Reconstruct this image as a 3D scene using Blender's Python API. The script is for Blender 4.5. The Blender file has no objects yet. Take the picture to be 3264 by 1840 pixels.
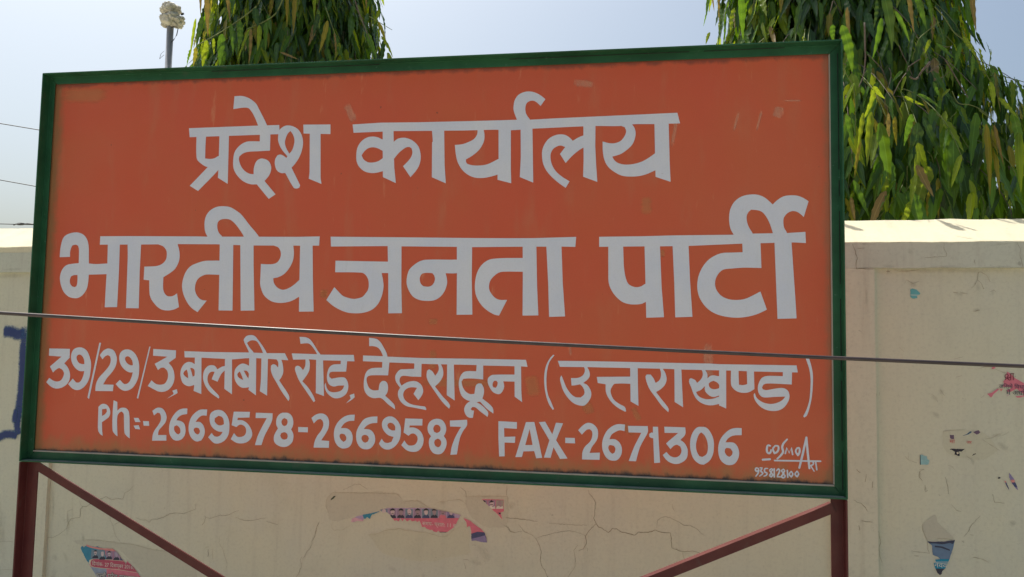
# Painted office sign board on a steel frame in front of a plastered boundary wall, drooping ashoka trees behind.
import bpy, bmesh, math, random
import numpy as np
from mathutils import Vector, Matrix, geometry, noise
R_ = math.radians
sc = bpy.context.scene
C = sc.collection

# ------------------------------------------------------------------ camera
cam_d = bpy.data.cameras.new("Camera"); cam = bpy.data.objects.new("Camera", cam_d); C.objects.link(cam)
CAM = Vector((0.69045, -2.26573, 1.6))
YAW, PITCH, ROLL = 0.1623857, 0.0710944, 0.0176291
fwd = Vector((-math.sin(YAW)*math.cos(PITCH), math.cos(YAW)*math.cos(PITCH), math.sin(PITCH)))
rgt = Vector((math.cos(YAW), math.sin(YAW), 0)); upv = rgt.cross(fwd)
rg2 = rgt*math.cos(ROLL) + upv*math.sin(ROLL); up2 = upv*math.cos(ROLL) - rgt*math.sin(ROLL)
M = Matrix((rg2, up2, -fwd)).transposed().to_4x4(); M.translation = CAM
cam.matrix_world = M
cam_d.sensor_width = 36; cam_d.lens = 36*2534/3264; cam_d.clip_start = .05; cam_d.clip_end = 2000
sc.camera = cam

# ------------------------------------------------------------------ sky, sun, exposure
SUN_EL, SUN_AZ = 63.0, -43.0            # azimuth from +Y towards +X
SKY_STRENGTH, SUN_STRENGTH, EXPOSURE = .128, 4.5, .27
world = bpy.data.worlds.new("World"); sc.world = world; world.use_nodes = True
wn = world.node_tree; bg = wn.nodes["Background"]
sky = wn.nodes.new("ShaderNodeTexSky"); sky.sky_type = 'NISHITA'; sky.sun_disc = False
sky.sun_elevation = R_(SUN_EL); sky.sun_rotation = R_(SUN_AZ)
sky.air_density = 1.0; sky.dust_density = 10; sky.ozone_density = 0.0; sky.altitude = 600
tint = wn.nodes.new("ShaderNodeMix"); tint.data_type = 'RGBA'; tint.blend_type = 'MULTIPLY'; tint.inputs[0].default_value = 1
tint.inputs[7].default_value = (.90, .985, .99, 1)      # hazy sky, a little greener than the model's
wn.links.new(sky.outputs[0], tint.inputs[6]); wn.links.new(tint.outputs[2], bg.inputs[0]); bg.inputs[1].default_value = SKY_STRENGTH
sun_d = bpy.data.lights.new("Sun", 'SUN'); sun = bpy.data.objects.new("Sun", sun_d); C.objects.link(sun)
sun_d.energy = SUN_STRENGTH; sun_d.angle = R_(0.53); sun_d.color = (1, .95, .86)
ldir = Vector((math.sin(R_(SUN_AZ))*math.cos(R_(SUN_EL)), math.cos(R_(SUN_AZ))*math.cos(R_(SUN_EL)), math.sin(R_(SUN_EL))))
sun.rotation_euler = ldir.to_track_quat('Z', 'Y').to_euler(); sun.location = (0, 0, 20)
sc.view_settings.view_transform = 'Standard'; sc.view_settings.look = 'None'
sc.view_settings.exposure = EXPOSURE; sc.view_settings.gamma = 1
sc.view_settings.use_curve_mapping = False
sc.render.engine = 'CYCLES'
sc.cycles.max_bounces = 8; sc.cycles.transparent_max_bounces = 12

WORDS={
'w1':('-723,434 -489,436 -460,436 -420,436 -417,407 -447,407 -585,406 -719,405 / -696,416 -692,338 -679,322 -653,308 -625,308 -601,331 -619,343 -632,336 -646,334 -663,336 -664,376 -663,415 / -618,414 -617,343 -616,308 -617,274 -583,254 -584,307 -586,413 / -653,308 -711,250 -682,233 -618,297 -605,320 -636,323 / -448,414 -447,356 -485,355 -518,354 -536,349 -548,340 -549,330 -541,309 -528,294 -512,285 -498,283 -498,303 -491,323 -479,331 -467,331 -451,324 -442,309 -441,295 -447,278 -461,261 -423,219 -445,205 -486,251 -508,252 -534,263 -555,283 -566,304 -568,331 -564,355 -549,374 -532,384 -517,387 -482,386 -483,415 / -573,532 -549,532 -531,527 -514,518 -499,505 -490,490 -460,436 -459,424 -486,425 -489,434 -504,466 -521,490 -531,494 -547,494 -575,491 / -415,424 -403,432 -391,434 -376,431 -358,421 -346,404 -340,383 -341,362 -348,338 -361,316 -374,301 -344,246 -347,238 -356,236 -365,239 -394,285 -407,285 -421,293 -429,311 -429,328 -422,341 -412,343 -402,339 -392,332 -389,337 -410,361 -421,385 -422,399 -420,416 / -341,435 -253,433 -252,403 -339,407 / -319,411 -315,288 -317,266 -275,249 -279,271 -284,410','-382,416 -374,405 -368,388 -370,369 -375,355 -383,345 -394,363 -399,380 -396,396 -390,409'),
'w2':('-182,431 -93,434 26,432 189,431 326,431 364,430 438,432 614,435 787,438 795,407 762,407 722,407 660,408 625,404 555,406 520,406 371,403 307,400 258,403 166,403 50,405 -52,407 -178,405 / 327,427 319,445 314,461 314,474 317,490 327,505 340,512 356,515 374,512 392,503 408,490 394,470 384,480 374,486 363,486 353,480 349,466 351,450 357,439 365,428 365,421 333,421 / 527,380 520,379 505,373 490,364 479,375 467,382 454,384 439,382 421,373 408,357 401,338 401,316 405,296 416,275 434,255 454,238 471,226 482,245 460,259 442,275 431,293 426,311 426,327 432,340 443,348 455,351 468,346 453,326 470,299 488,319 506,334 521,343 530,343 / 520,409 522,304 521,258 562,242 558,293 555,348 555,408 / 660,408 667,397 670,381 667,363 660,348 647,335 628,322 604,315 610,305 621,296 641,291 662,292 686,298 705,308 725,322 735,315 735,274 727,273 701,262 680,257 656,256 632,259 611,270 593,285 582,305 577,330 576,360 593,355 610,354 627,360 638,373 643,388 639,400 627,405 627,413 660,412 / 723,410 725,322 727,254 769,239 766,300 763,408 / -86,412 -81,267 -40,248 -46,293 -48,323 -52,411 / -85,382 -100,389 -119,392 -138,388 -155,375 -165,356 -167,332 -165,316 -157,300 -140,286 -118,280 -99,281 -82,285 -66,285 -69,382 / -58,363 -50,374 -38,383 -21,386 -5,383 12,374 27,358 34,337 35,319 31,301 22,285 5,265 -19,299 -5,313 5,326 9,340 6,353 -1,357 -11,356 -25,347 -36,337 -47,323 -57,323 / 67,410 71,373 69,369 71,264 114,245 109,301 106,386 105,409 / 224,409 228,390 227,370 217,349 204,335 189,324 174,316 174,309 179,302 200,297 221,297 239,300 257,308 271,315 282,309 282,271 269,268 246,262 224,259 201,261 180,270 161,287 148,310 142,335 139,360 162,362 185,370 198,378 206,391 207,409 / 270,407 272,314 270,268 270,253 311,242 309,286 307,406 / 336,405 338,319 336,260 376,243 374,307 371,407','-84,347 -99,355 -116,359 -130,356 -142,347 -150,335 -144,323 -131,314 -116,312 -97,316 -83,325'),
'w3':('-1152,25 -1152,45 -1149,69 -1142,89 -1126,100 -1099,105 -1077,100 -1063,89 -1054,72 -1050,50 -1047,5 -1023,3 -983,5 -969,-11 -981,-29 -1045,-31 -1046,-57 -1050,-77 -1063,-96 -1078,-105 -1094,-106 -1113,-101 -1130,-87 -1141,-67 -1147,-43 -1145,-26 -1138,-11 -1125,0 -1104,4 -1083,6 -1085,50 -1089,62 -1097,65 -1109,63 -1114,52 -1116,40 -1115,26 / -984,69 -982,1 -983,-47 -983,-134 -940,-133 -940,-23 -942,69 / -1012,92 -909,92 -681,90 -644,89 -472,88 -349,87 -275,88 -276,60 -335,60 -487,61 -572,63 -610,65 -743,66 -868,65 -1012,65 / -915,69 -912,25 -909,-136 -865,-136 -868,-23 -868,68 / -808,68 -808,65 -792,59 -781,47 -778,35 -780,18 -791,5 -807,-2 -825,-4 -853,-5 -853,-46 -834,-48 -830,-92 -823,-108 -813,-120 -800,-132 -784,-140 -763,-142 -743,-138 -728,-131 -737,-88 -747,-95 -759,-98 -771,-96 -780,-87 -785,-73 -786,-38 -764,-25 -747,-11 -736,11 -734,30 -737,49 -743,66 -743,68 / -590,-30 -599,-30 -628,-29 -645,-30 -663,-38 -672,-48 -677,-65 -676,-81 -669,-95 -660,-104 -649,-109 -636,-110 -665,-146 -686,-133 -702,-115 -715,-91 -721,-67 -719,-44 -710,-20 -695,-3 -675,6 -650,13 -622,14 -599,14 -592,11 / -601,72 -598,-29 -595,-140 -549,-140 -552,-45 -556,72 / -533,72 -522,-140 -477,-139 -486,2 -489,72 / -642,87 -651,103 -655,125 -654,144 -649,158 -637,172 -617,182 -595,184 -572,181 -551,170 -533,157 -506,126 -472,88 -471,77 -519,77 -522,89 -535,108 -551,127 -565,139 -575,143 -590,144 -603,141 -610,134 -612,122 -609,108 -603,98 -594,89 -593,77 -638,77 / -424,65 -424,61 -408,55 -401,46 -398,34 -401,20 -409,9 -421,4 -441,3 -462,4 -462,-33 -462,-57 -457,-75 -448,-92 -431,-106 -414,-113 -389,-115 -365,-111 -348,-104 -334,-96 -319,-96 -321,-41 -335,-45 -350,-58 -369,-70 -386,-75 -401,-71 -412,-62 -418,-52 -420,-40 -402,-36 -383,-25 -367,-5 -358,16 -356,37 -359,60 -360,65 / -337,67 -335,-45 -333,-141 -286,-140 -292,-44 -297,67','-1085,-32 -1099,-33 -1108,-37 -1111,-48 -1109,-60 -1102,-68 -1092,-71 -1086,-66 -1084,-50'),
'w4':('-240,87 -6,84 197,81 309,80 382,80 503,83 501,54 461,55 417,55 389,55 349,55 198,54 152,55 -16,57 -60,58 -238,57 / -57,11 -222,14 -222,-21 -140,-22 -128,-27 -118,-41 -115,-57 -117,-73 -124,-84 -133,-94 -147,-99 -161,-101 -178,-98 -195,-92 -210,-79 -223,-66 -247,-105 -227,-121 -203,-134 -179,-142 -155,-144 -129,-142 -103,-133 -85,-116 -74,-93 -69,-66 -71,-45 -76,-23 -52,-23 -48,5 / -60,62 -55,-41 -52,-143 -10,-142 -14,-63 -17,61 / 154,17 135,17 61,17 42,13 24,2 9,-13 3,-32 2,-54 9,-74 22,-92 41,-102 64,-105 87,-103 105,-93 118,-76 125,-54 124,-38 120,-23 152,-23 163,-18 162,14 / 152,59 154,-18 156,-145 203,-144 199,-40 198,59 / 350,-18 293,-18 279,-21 266,-30 255,-43 251,-57 252,-71 258,-82 269,-94 283,-100 305,-100 282,-146 268,-143 245,-130 227,-113 214,-91 209,-69 210,-40 217,-15 229,3 247,16 265,20 301,22 349,22 359,20 360,-18 / 348,58 350,-39 351,-145 397,-144 392,-61 388,58 / 417,58 424,-50 428,-148 474,-146 466,-50 461,58','66,-22 80,-23 86,-31 88,-43 83,-55 74,-62 63,-63 51,-60 44,-51 42,-38 45,-29 50,-24'),
'w5':('569,83 693,84 777,86 940,87 994,90 1085,91 1133,94 1134,63 1096,65 1051,64 1014,63 965,62 819,56 741,55 693,55 569,54 / 595,58 596,-38 599,-56 608,-75 621,-91 636,-103 654,-109 673,-110 690,-108 703,-102 713,-102 712,-51 701,-51 687,-59 674,-61 662,-58 652,-51 646,-38 642,-21 639,5 637,58 / 697,58 700,-38 703,-147 752,-145 745,-59 740,58 / 775,58 780,-48 783,-145 830,-143 823,-37 819,59 / 965,65 966,38 935,37 912,36 894,30 875,18 859,-1 847,-27 843,-54 845,-76 852,-95 867,-116 887,-131 912,-140 943,-144 973,-142 1003,-134 1030,-121 1013,-71 993,-82 971,-92 949,-95 928,-93 910,-85 898,-72 892,-58 892,-41 898,-26 906,-16 916,-10 943,-7 973,-5 1016,-6 1014,63 1012,67 / 1051,69 1055,-57 1058,-146 1108,-144 1105,-88 1096,69 / 942,87 934,102 930,122 930,143 934,162 946,182 965,195 990,200 1010,198 1028,189 1047,171 1059,183 1075,193 1091,196 1111,195 1127,189 1142,179 1129,135 1121,143 1111,150 1099,152 1087,147 1077,135 1075,123 1077,106 1084,92 1084,78 1050,78 1047,91 1039,117 1030,136 1020,149 1008,155 989,157 981,149 977,138 978,123 983,108 994,88 994,79 944,79',''),
'w6':('-1170,-267 -1097,-267 -1096,-295 -1114,-313 -1102,-324 -1094,-338 -1091,-354 -1095,-371 -1106,-383 -1122,-391 -1140,-393 -1157,-387 -1174,-374 -1164,-360 -1150,-368 -1136,-371 -1123,-367 -1116,-357 -1113,-345 -1119,-334 -1131,-328 -1141,-333 -1152,-343 -1164,-324 -1125,-292 -1170,-290 / -1081,-360 -1069,-372 -1059,-372 -1051,-365 -1045,-351 -1042,-336 -1058,-336 -1073,-328 -1085,-314 -1091,-297 -1090,-280 -1083,-268 -1068,-262 -1052,-263 -1037,-272 -1027,-289 -1020,-310 -1020,-336 -1024,-360 -1034,-379 -1049,-392 -1065,-396 -1081,-391 -1096,-378 / -995,-246 -989,-246 -1020,-423 -1026,-418 / -991,-285 -980,-271 -967,-264 -957,-264 -943,-270 -933,-287 -931,-301 -935,-320 -947,-339 -962,-356 -974,-376 -938,-376 -939,-396 -1000,-397 -999,-376 -991,-357 -971,-335 -956,-316 -952,-299 -955,-288 -963,-284 -972,-288 -981,-298 / -917,-360 -903,-372 -893,-372 -884,-365 -878,-352 -874,-336 -887,-336 -903,-328 -917,-313 -923,-296 -922,-280 -913,-269 -899,-265 -883,-268 -867,-281 -856,-302 -853,-323 -854,-349 -862,-370 -876,-387 -897,-394 -915,-388 -931,-374 / -822,-255 -818,-255 -851,-417 -856,-415 / -808,-262 -731,-265 -731,-288 -754,-304 -741,-318 -734,-334 -732,-351 -736,-369 -748,-385 -765,-393 -783,-393 -801,-386 -821,-377 -809,-359 -795,-369 -779,-372 -764,-368 -756,-356 -754,-342 -758,-328 -769,-319 -779,-320 -789,-327 -801,-308 -759,-285 -808,-283 / -737,-389 -722,-384 -719,-396 -730,-402 -754,-414 -732,-399','-1061,-284 -1052,-289 -1045,-301 -1043,-314 -1052,-314 -1063,-310 -1070,-301 -1072,-292 -1068,-286 / -891,-287 -883,-293 -877,-303 -875,-314 -883,-314 -894,-309 -902,-299 -903,-291 -898,-287'),
'w7':('-703,-267 -624,-268 -487,-267 -440,-268 -373,-267 -361,-288 -425,-285 -486,-284 -542,-289 -567,-288 -644,-286 -666,-286 -701,-286 / -667,-282 -665,-371 -666,-388 -640,-397 -645,-281 / -660,-306 -667,-306 -676,-301 -689,-300 -701,-306 -710,-319 -713,-335 -710,-351 -703,-365 -692,-372 -680,-374 -665,-370 -655,-370 -658,-306 / -557,-310 -567,-310 -576,-312 -590,-320 -600,-310 -611,-308 -622,-311 -633,-323 -637,-340 -635,-356 -624,-377 -608,-393 -582,-409 -580,-405 -583,-399 -601,-383 -614,-370 -621,-356 -621,-342 -616,-332 -609,-328 -599,-328 -608,-351 -588,-358 -583,-346 -576,-333 -566,-323 -556,-323 / -567,-283 -565,-379 -539,-395 -544,-283 / -488,-280 -485,-373 -486,-380 -461,-396 -465,-280 / -480,-308 -488,-307 -497,-303 -510,-301 -522,-307 -532,-319 -534,-336 -531,-352 -520,-367 -507,-374 -495,-374 -485,-372 -477,-372 / -448,-280 -447,-347 -449,-383 -425,-396 -427,-279 / -487,-274 -489,-267 -498,-250 -508,-231 -506,-224 -499,-217 -487,-214 -474,-216 -464,-225 -446,-246 -432,-267 -432,-274 -443,-274 -444,-267 -453,-249 -464,-234 -474,-230 -486,-231 -497,-238 -488,-252 -473,-268 -473,-273 / -400,-280 -400,-284 -393,-296 -393,-311 -401,-303 -409,-301 -416,-305 -416,-319 -410,-335 -397,-355 -379,-382 -356,-410 -353,-402 -357,-390 -375,-366 -388,-349 -381,-339 -376,-325 -377,-309 -381,-293 -385,-284 -385,-280','-692,-323 -700,-329 -703,-336 -698,-343 -686,-350 -688,-335 / -681,-318 -672,-319 -666,-325 -665,-341 -671,-345 -676,-330 / -517,-325 -523,-331 -524,-336 -519,-344 -504,-351 -511,-335 / -504,-322 -494,-323 -487,-331 -487,-340 -488,-346 -496,-335'),
'w8':('-351,-267 -272,-268 -255,-269 -155,-268 -152,-287 -176,-287 -195,-286 -250,-286 -296,-284 -346,-286 / -258,-271 -269,-257 -286,-233 -296,-223 -308,-218 -328,-217 -324,-238 -307,-236 -297,-237 -286,-246 -270,-268 -270,-275 -258,-275 / -307,-280 -306,-294 -307,-305 -313,-317 -321,-308 -329,-304 -336,-305 -339,-313 -335,-326 -325,-347 -304,-375 -276,-411 -271,-407 -277,-393 -295,-368 -314,-350 -303,-335 -294,-319 -292,-305 -293,-291 -298,-280 / -273,-275 -270,-384 -244,-392 -251,-281 -251,-275 / -195,-283 -195,-296 -218,-298 -228,-304 -234,-315 -237,-333 -235,-347 -228,-358 -214,-363 -200,-360 -182,-359 -185,-368 -194,-376 -213,-380 -228,-377 -236,-367 -240,-352 -243,-360 -240,-374 -230,-387 -213,-397 -194,-396 -177,-386 -170,-372 -169,-358 -173,-345 -181,-336 -193,-335 -207,-337 -222,-340 -229,-335 -230,-327 -227,-321 -218,-319 -177,-318 -175,-286 -175,-282 / -164,-387 -150,-382 -148,-393 -156,-400 -175,-412 -160,-397',''),
'w9':('-126,-269 -65,-270 -50,-271 49,-273 208,-272 363,-272 368,-292 350,-291 329,-291 239,-291 218,-290 152,-290 114,-290 54,-290 31,-289 -44,-288 -67,-287 -126,-286 / -50,-273 -53,-262 -63,-244 -75,-227 -87,-219 -109,-216 -108,-241 -94,-241 -81,-245 -71,-256 -63,-273 / -66,-285 -66,-304 -89,-305 -103,-308 -114,-317 -120,-335 -121,-358 -117,-375 -106,-388 -89,-394 -67,-393 -44,-411 -23,-425 -24,-415 -29,-407 -54,-386 -48,-376 -46,-362 -49,-349 -56,-343 -65,-343 -72,-351 -75,-370 -90,-371 -102,-366 -110,-353 -113,-337 -109,-330 -98,-327 -47,-326 -44,-287 -48,-283 / 32,-285 32,-305 1,-307 -10,-308 -19,-316 -25,-328 -23,-342 -16,-353 -9,-361 -15,-373 -14,-388 -5,-403 11,-414 34,-418 53,-421 71,-424 72,-421 68,-414 48,-412 25,-408 9,-399 1,-385 3,-372 12,-363 26,-359 42,-360 32,-378 47,-396 56,-384 61,-371 58,-357 50,-347 37,-341 21,-342 7,-347 -5,-355 -11,-344 -11,-335 -7,-328 2,-326 27,-328 54,-328 54,-287 53,-283 / 102,-286 106,-299 105,-310 96,-324 87,-311 77,-305 71,-310 70,-326 76,-342 88,-359 109,-387 125,-405 140,-418 143,-410 138,-401 118,-381 96,-355 110,-341 119,-325 120,-312 117,-299 112,-289 112,-285 / 131,-287 132,-379 156,-394 151,-287 / 219,-287 218,-308 193,-308 180,-312 171,-324 167,-346 171,-368 179,-383 193,-392 202,-394 191,-403 185,-415 186,-426 192,-437 201,-442 211,-442 214,-421 208,-421 204,-417 209,-411 218,-412 232,-423 254,-438 256,-428 252,-420 236,-405 221,-397 231,-395 252,-415 271,-428 270,-415 262,-404 238,-386 242,-370 241,-355 234,-343 225,-343 218,-349 214,-373 201,-374 188,-367 179,-354 175,-339 180,-331 198,-329 239,-331 238,-289 236,-287 / 334,-315 330,-315 267,-317 259,-321 253,-328 253,-341 259,-354 268,-366 282,-372 291,-370 299,-358 301,-347 298,-335 330,-335 339,-335 338,-316 / 330,-287 332,-378 354,-393 351,-359 349,-288','278,-334 282,-339 281,-346 277,-354 270,-353 267,-348 268,-339 272,-334'),
'w10':('441,-256 445,-257 431,-277 425,-299 423,-323 424,-349 429,-372 437,-389 446,-410 442,-412 431,-396 422,-370 417,-340 417,-310 422,-286 431,-268 / 455,-273 548,-272 676,-272 759,-272 878,-272 903,-273 1107,-272 1110,-291 1095,-291 1070,-291 994,-291 936,-290 867,-290 801,-290 751,-289 680,-289 640,-289 602,-289 540,-289 461,-290 / 528,-286 532,-295 531,-305 525,-314 512,-320 493,-321 495,-342 506,-341 519,-338 527,-346 532,-359 530,-367 521,-375 506,-374 493,-365 480,-347 471,-326 466,-314 462,-322 465,-339 472,-358 485,-377 502,-392 522,-398 534,-396 547,-380 551,-367 549,-354 540,-340 528,-334 540,-324 546,-314 545,-301 539,-289 539,-286 / 566,-316 659,-313 667,-313 668,-333 617,-334 610,-341 605,-353 608,-367 615,-379 630,-390 645,-398 649,-410 646,-411 628,-402 611,-389 598,-372 592,-357 591,-336 569,-333 / 659,-286 661,-382 683,-394 681,-334 680,-285 / 740,-286 744,-298 744,-311 740,-321 730,-329 724,-316 716,-306 705,-306 702,-312 705,-327 713,-346 729,-368 747,-392 765,-409 766,-401 762,-393 745,-372 731,-354 745,-345 756,-332 760,-317 756,-300 750,-290 750,-286 / 781,-286 782,-380 805,-394 800,-289 800,-286 / 852,-286 857,-294 858,-305 853,-316 843,-326 837,-318 826,-313 822,-316 821,-324 827,-339 833,-356 841,-370 853,-380 870,-386 886,-386 902,-382 910,-382 910,-360 902,-362 886,-368 868,-370 853,-366 845,-360 840,-351 853,-345 864,-334 864,-346 870,-355 880,-362 890,-363 902,-359 910,-358 910,-306 900,-306 886,-304 877,-307 871,-313 870,-300 865,-290 864,-286 / 902,-286 902,-386 921,-394 921,-289 921,-286 / 934,-288 934,-328 940,-339 951,-347 965,-350 981,-348 996,-339 995,-289 976,-290 977,-326 966,-329 955,-328 954,-290 954,-288 / 1071,-287 1071,-302 1035,-302 1023,-304 1014,-310 1007,-324 1005,-338 1008,-351 1015,-359 1025,-361 1047,-359 1077,-357 1071,-365 1059,-373 1041,-378 1023,-376 1009,-369 1001,-361 997,-349 994,-355 998,-370 1009,-384 1023,-393 1041,-397 1059,-395 1074,-386 1085,-369 1088,-355 1085,-343 1077,-336 1067,-334 1047,-337 1027,-341 1018,-339 1016,-334 1020,-326 1029,-323 1061,-323 1094,-324 1095,-291 1095,-288 / 1130,-250 1139,-250 1145,-271 1149,-294 1149,-318 1147,-347 1143,-372 1133,-406 1126,-412 1123,-409 1132,-390 1139,-366 1142,-339 1143,-308 1140,-282 1133,-259','887,-319 896,-323 902,-330 902,-339 892,-342 882,-341 876,-336 874,-328 878,-323'),
'w11':('-986,-446 -977,-438 -967,-436 -956,-440 -947,-451 -944,-464 -948,-476 -956,-483 -971,-493 -969,-517 -966,-535 -975,-530 -983,-518 -985,-484 / -935,-424 -922,-429 -920,-456 -911,-448 -899,-446 -888,-449 -880,-460 -876,-493 -873,-540 -885,-532 -892,-522 -896,-481 -898,-465 -905,-458 -913,-462 -919,-473 -918,-506 -915,-535 -924,-529 -933,-517 -936,-459 / -863,-476 -847,-476 -839,-488 -857,-489 / -862,-500 -845,-498 -839,-511 -856,-510 / -831,-485 -811,-485 -809,-499 -828,-499','-973,-453 -958,-451 -956,-460 -962,-468 -972,-474'),
'w12':('-801,-453 -790,-445 -780,-442 -767,-445 -757,-456 -752,-470 -754,-484 -764,-498 -776,-512 -778,-526 -750,-525 -749,-542 -797,-544 -796,-527 -791,-513 -779,-496 -771,-480 -772,-466 -776,-459 -784,-458 -795,-467 / -684,-442 -700,-443 -715,-449 -730,-465 -739,-483 -742,-502 -740,-520 -731,-534 -721,-540 -708,-540 -696,-534 -688,-521 -687,-505 -692,-489 -704,-481 -719,-479 -712,-469 -700,-462 -684,-459 / -618,-443 -640,-444 -655,-452 -669,-467 -676,-486 -677,-504 -673,-520 -663,-534 -648,-541 -633,-537 -625,-523 -623,-507 -629,-491 -640,-482 -655,-482 -646,-470 -634,-462 -619,-462 / -600,-513 -592,-522 -581,-524 -571,-519 -564,-509 -579,-508 -595,-500 -605,-488 -609,-472 -607,-456 -597,-447 -582,-443 -567,-446 -554,-457 -545,-475 -543,-493 -545,-516 -556,-534 -575,-544 -592,-543 -611,-527 / -531,-447 -478,-446 -479,-463 -517,-465 -518,-472 -502,-472 -486,-480 -475,-493 -468,-509 -470,-522 -481,-535 -498,-541 -518,-540 -537,-530 -527,-511 -517,-521 -504,-522 -492,-516 -488,-505 -491,-493 -501,-486 -511,-486 -520,-493 -536,-488 / -459,-448 -405,-448 -406,-470 -419,-498 -428,-516 -437,-544 -458,-545 -450,-517 -437,-489 -423,-463 -459,-464 / -367,-445 -354,-446 -343,-455 -338,-470 -339,-484 -344,-494 -337,-506 -336,-520 -340,-533 -353,-544 -368,-547 -384,-543 -396,-533 -398,-517 -393,-504 -386,-493 -392,-481 -392,-465 -386,-453 -376,-446','-717,-494 -709,-499 -704,-508 -704,-517 -710,-522 -718,-518 -725,-508 -725,-498 / -651,-499 -643,-501 -639,-509 -641,-517 -647,-520 -655,-515 -660,-507 -658,-501 / -580,-461 -569,-464 -563,-473 -561,-486 -573,-490 -584,-487 -592,-479 -592,-469 / -366,-461 -358,-465 -356,-473 -359,-482 -365,-485 -372,-482 -376,-473 -373,-465 / -365,-503 -358,-506 -354,-514 -356,-522 -364,-525 -373,-522 -378,-514 -375,-506'),
'w13':('-322,-486 -291,-486 -291,-501 -321,-501 / -281,-458 -270,-449 -256,-444 -242,-445 -230,-454 -225,-469 -227,-487 -235,-503 -248,-523 -223,-524 -223,-544 -271,-545 -269,-529 -261,-510 -249,-494 -243,-478 -246,-465 -253,-460 -262,-463 -273,-474 / -146,-444 -166,-446 -182,-453 -198,-468 -207,-486 -209,-504 -205,-524 -196,-537 -183,-544 -169,-543 -158,-537 -151,-522 -151,-506 -157,-493 -169,-485 -188,-485 -179,-472 -165,-464 -147,-462 / -76,-447 -97,-449 -116,-456 -129,-472 -138,-490 -140,-508 -136,-526 -125,-540 -111,-544 -95,-541 -83,-526 -81,-511 -87,-495 -99,-486 -117,-485 -108,-475 -94,-468 -76,-466 / -61,-511 -53,-521 -42,-523 -31,-519 -25,-505 -40,-501 -52,-492 -60,-479 -61,-463 -54,-452 -42,-446 -28,-447 -14,-458 -5,-473 -3,-490 -6,-510 -16,-528 -32,-540 -48,-542 -61,-536 -69,-526 / 9,-450 61,-450 61,-469 23,-470 22,-476 38,-476 54,-484 63,-497 66,-512 62,-529 51,-542 35,-546 16,-542 -1,-528 8,-514 18,-526 30,-528 42,-523 48,-510 45,-499 36,-493 28,-494 20,-500 5,-491 / 105,-448 119,-451 129,-462 133,-477 130,-490 126,-497 133,-507 135,-520 130,-536 121,-547 110,-550 96,-547 86,-535 82,-520 83,-507 88,-499 79,-487 77,-472 82,-459 92,-451 / 143,-452 194,-448 194,-464 184,-479 174,-501 166,-548 147,-550 150,-528 159,-502 169,-482 177,-469 144,-469','-184,-501 -175,-503 -170,-512 -171,-520 -178,-525 -186,-519 -191,-510 -190,-503 / -113,-502 -104,-505 -100,-512 -103,-521 -111,-525 -118,-522 -123,-513 -121,-505 / -35,-464 -27,-467 -21,-475 -21,-486 -31,-486 -41,-480 -45,-472 -42,-466 / 105,-465 113,-469 116,-477 113,-485 105,-489 97,-486 94,-476 98,-467 / 108,-505 115,-508 119,-516 116,-526 110,-530 102,-527 98,-518 100,-510'),
'w14':('286,-449 340,-450 340,-469 303,-468 304,-493 336,-491 335,-509 305,-509 306,-548 290,-549 287,-497 / 366,-449 390,-448 404,-504 414,-548 397,-550 391,-530 360,-532 356,-548 337,-549 351,-501 / 403,-448 421,-446 442,-481 452,-448 472,-449 453,-497 486,-547 465,-549 446,-517 438,-547 419,-547 434,-498 / 479,-489 506,-489 507,-504 479,-504','377,-468 386,-513 365,-514'),
'w15':('515,-467 526,-455 539,-446 551,-446 562,-452 570,-464 571,-481 567,-494 554,-513 548,-529 577,-527 576,-547 527,-548 528,-527 535,-512 550,-496 555,-481 554,-469 548,-463 539,-465 526,-479 / 646,-447 628,-446 613,-451 598,-463 588,-480 583,-499 584,-518 591,-535 601,-545 614,-548 626,-545 636,-531 638,-514 633,-500 624,-491 615,-488 603,-489 609,-476 620,-468 632,-463 645,-465 / 654,-450 709,-449 709,-466 697,-489 687,-510 677,-547 657,-547 663,-530 674,-502 691,-468 656,-468 / 723,-450 737,-450 739,-490 743,-548 727,-550 724,-482 718,-481 713,-478 713,-470 719,-466 723,-467 / 754,-449 811,-449 811,-468 798,-484 808,-491 816,-504 818,-516 815,-533 804,-544 788,-550 771,-547 759,-539 750,-527 760,-518 771,-529 785,-532 796,-526 801,-514 798,-502 789,-497 781,-500 771,-510 759,-495 767,-487 792,-465 755,-466 / 854,-446 868,-448 880,-462 887,-480 888,-501 885,-521 876,-538 861,-549 849,-547 835,-536 827,-518 824,-497 826,-476 833,-459 843,-448 / 962,-446 946,-446 932,-450 918,-461 906,-477 900,-496 900,-515 905,-533 918,-545 932,-547 944,-542 953,-527 955,-511 950,-495 940,-486 919,-486 926,-475 940,-467 962,-465','607,-505 616,-507 620,-515 618,-525 612,-529 605,-524 600,-513 602,-506 / 854,-461 863,-469 870,-485 872,-503 868,-520 857,-528 849,-526 842,-513 840,-496 843,-480 848,-467 / 922,-501 932,-502 938,-511 936,-519 929,-525 922,-521 917,-512 918,-504'),
}
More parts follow.
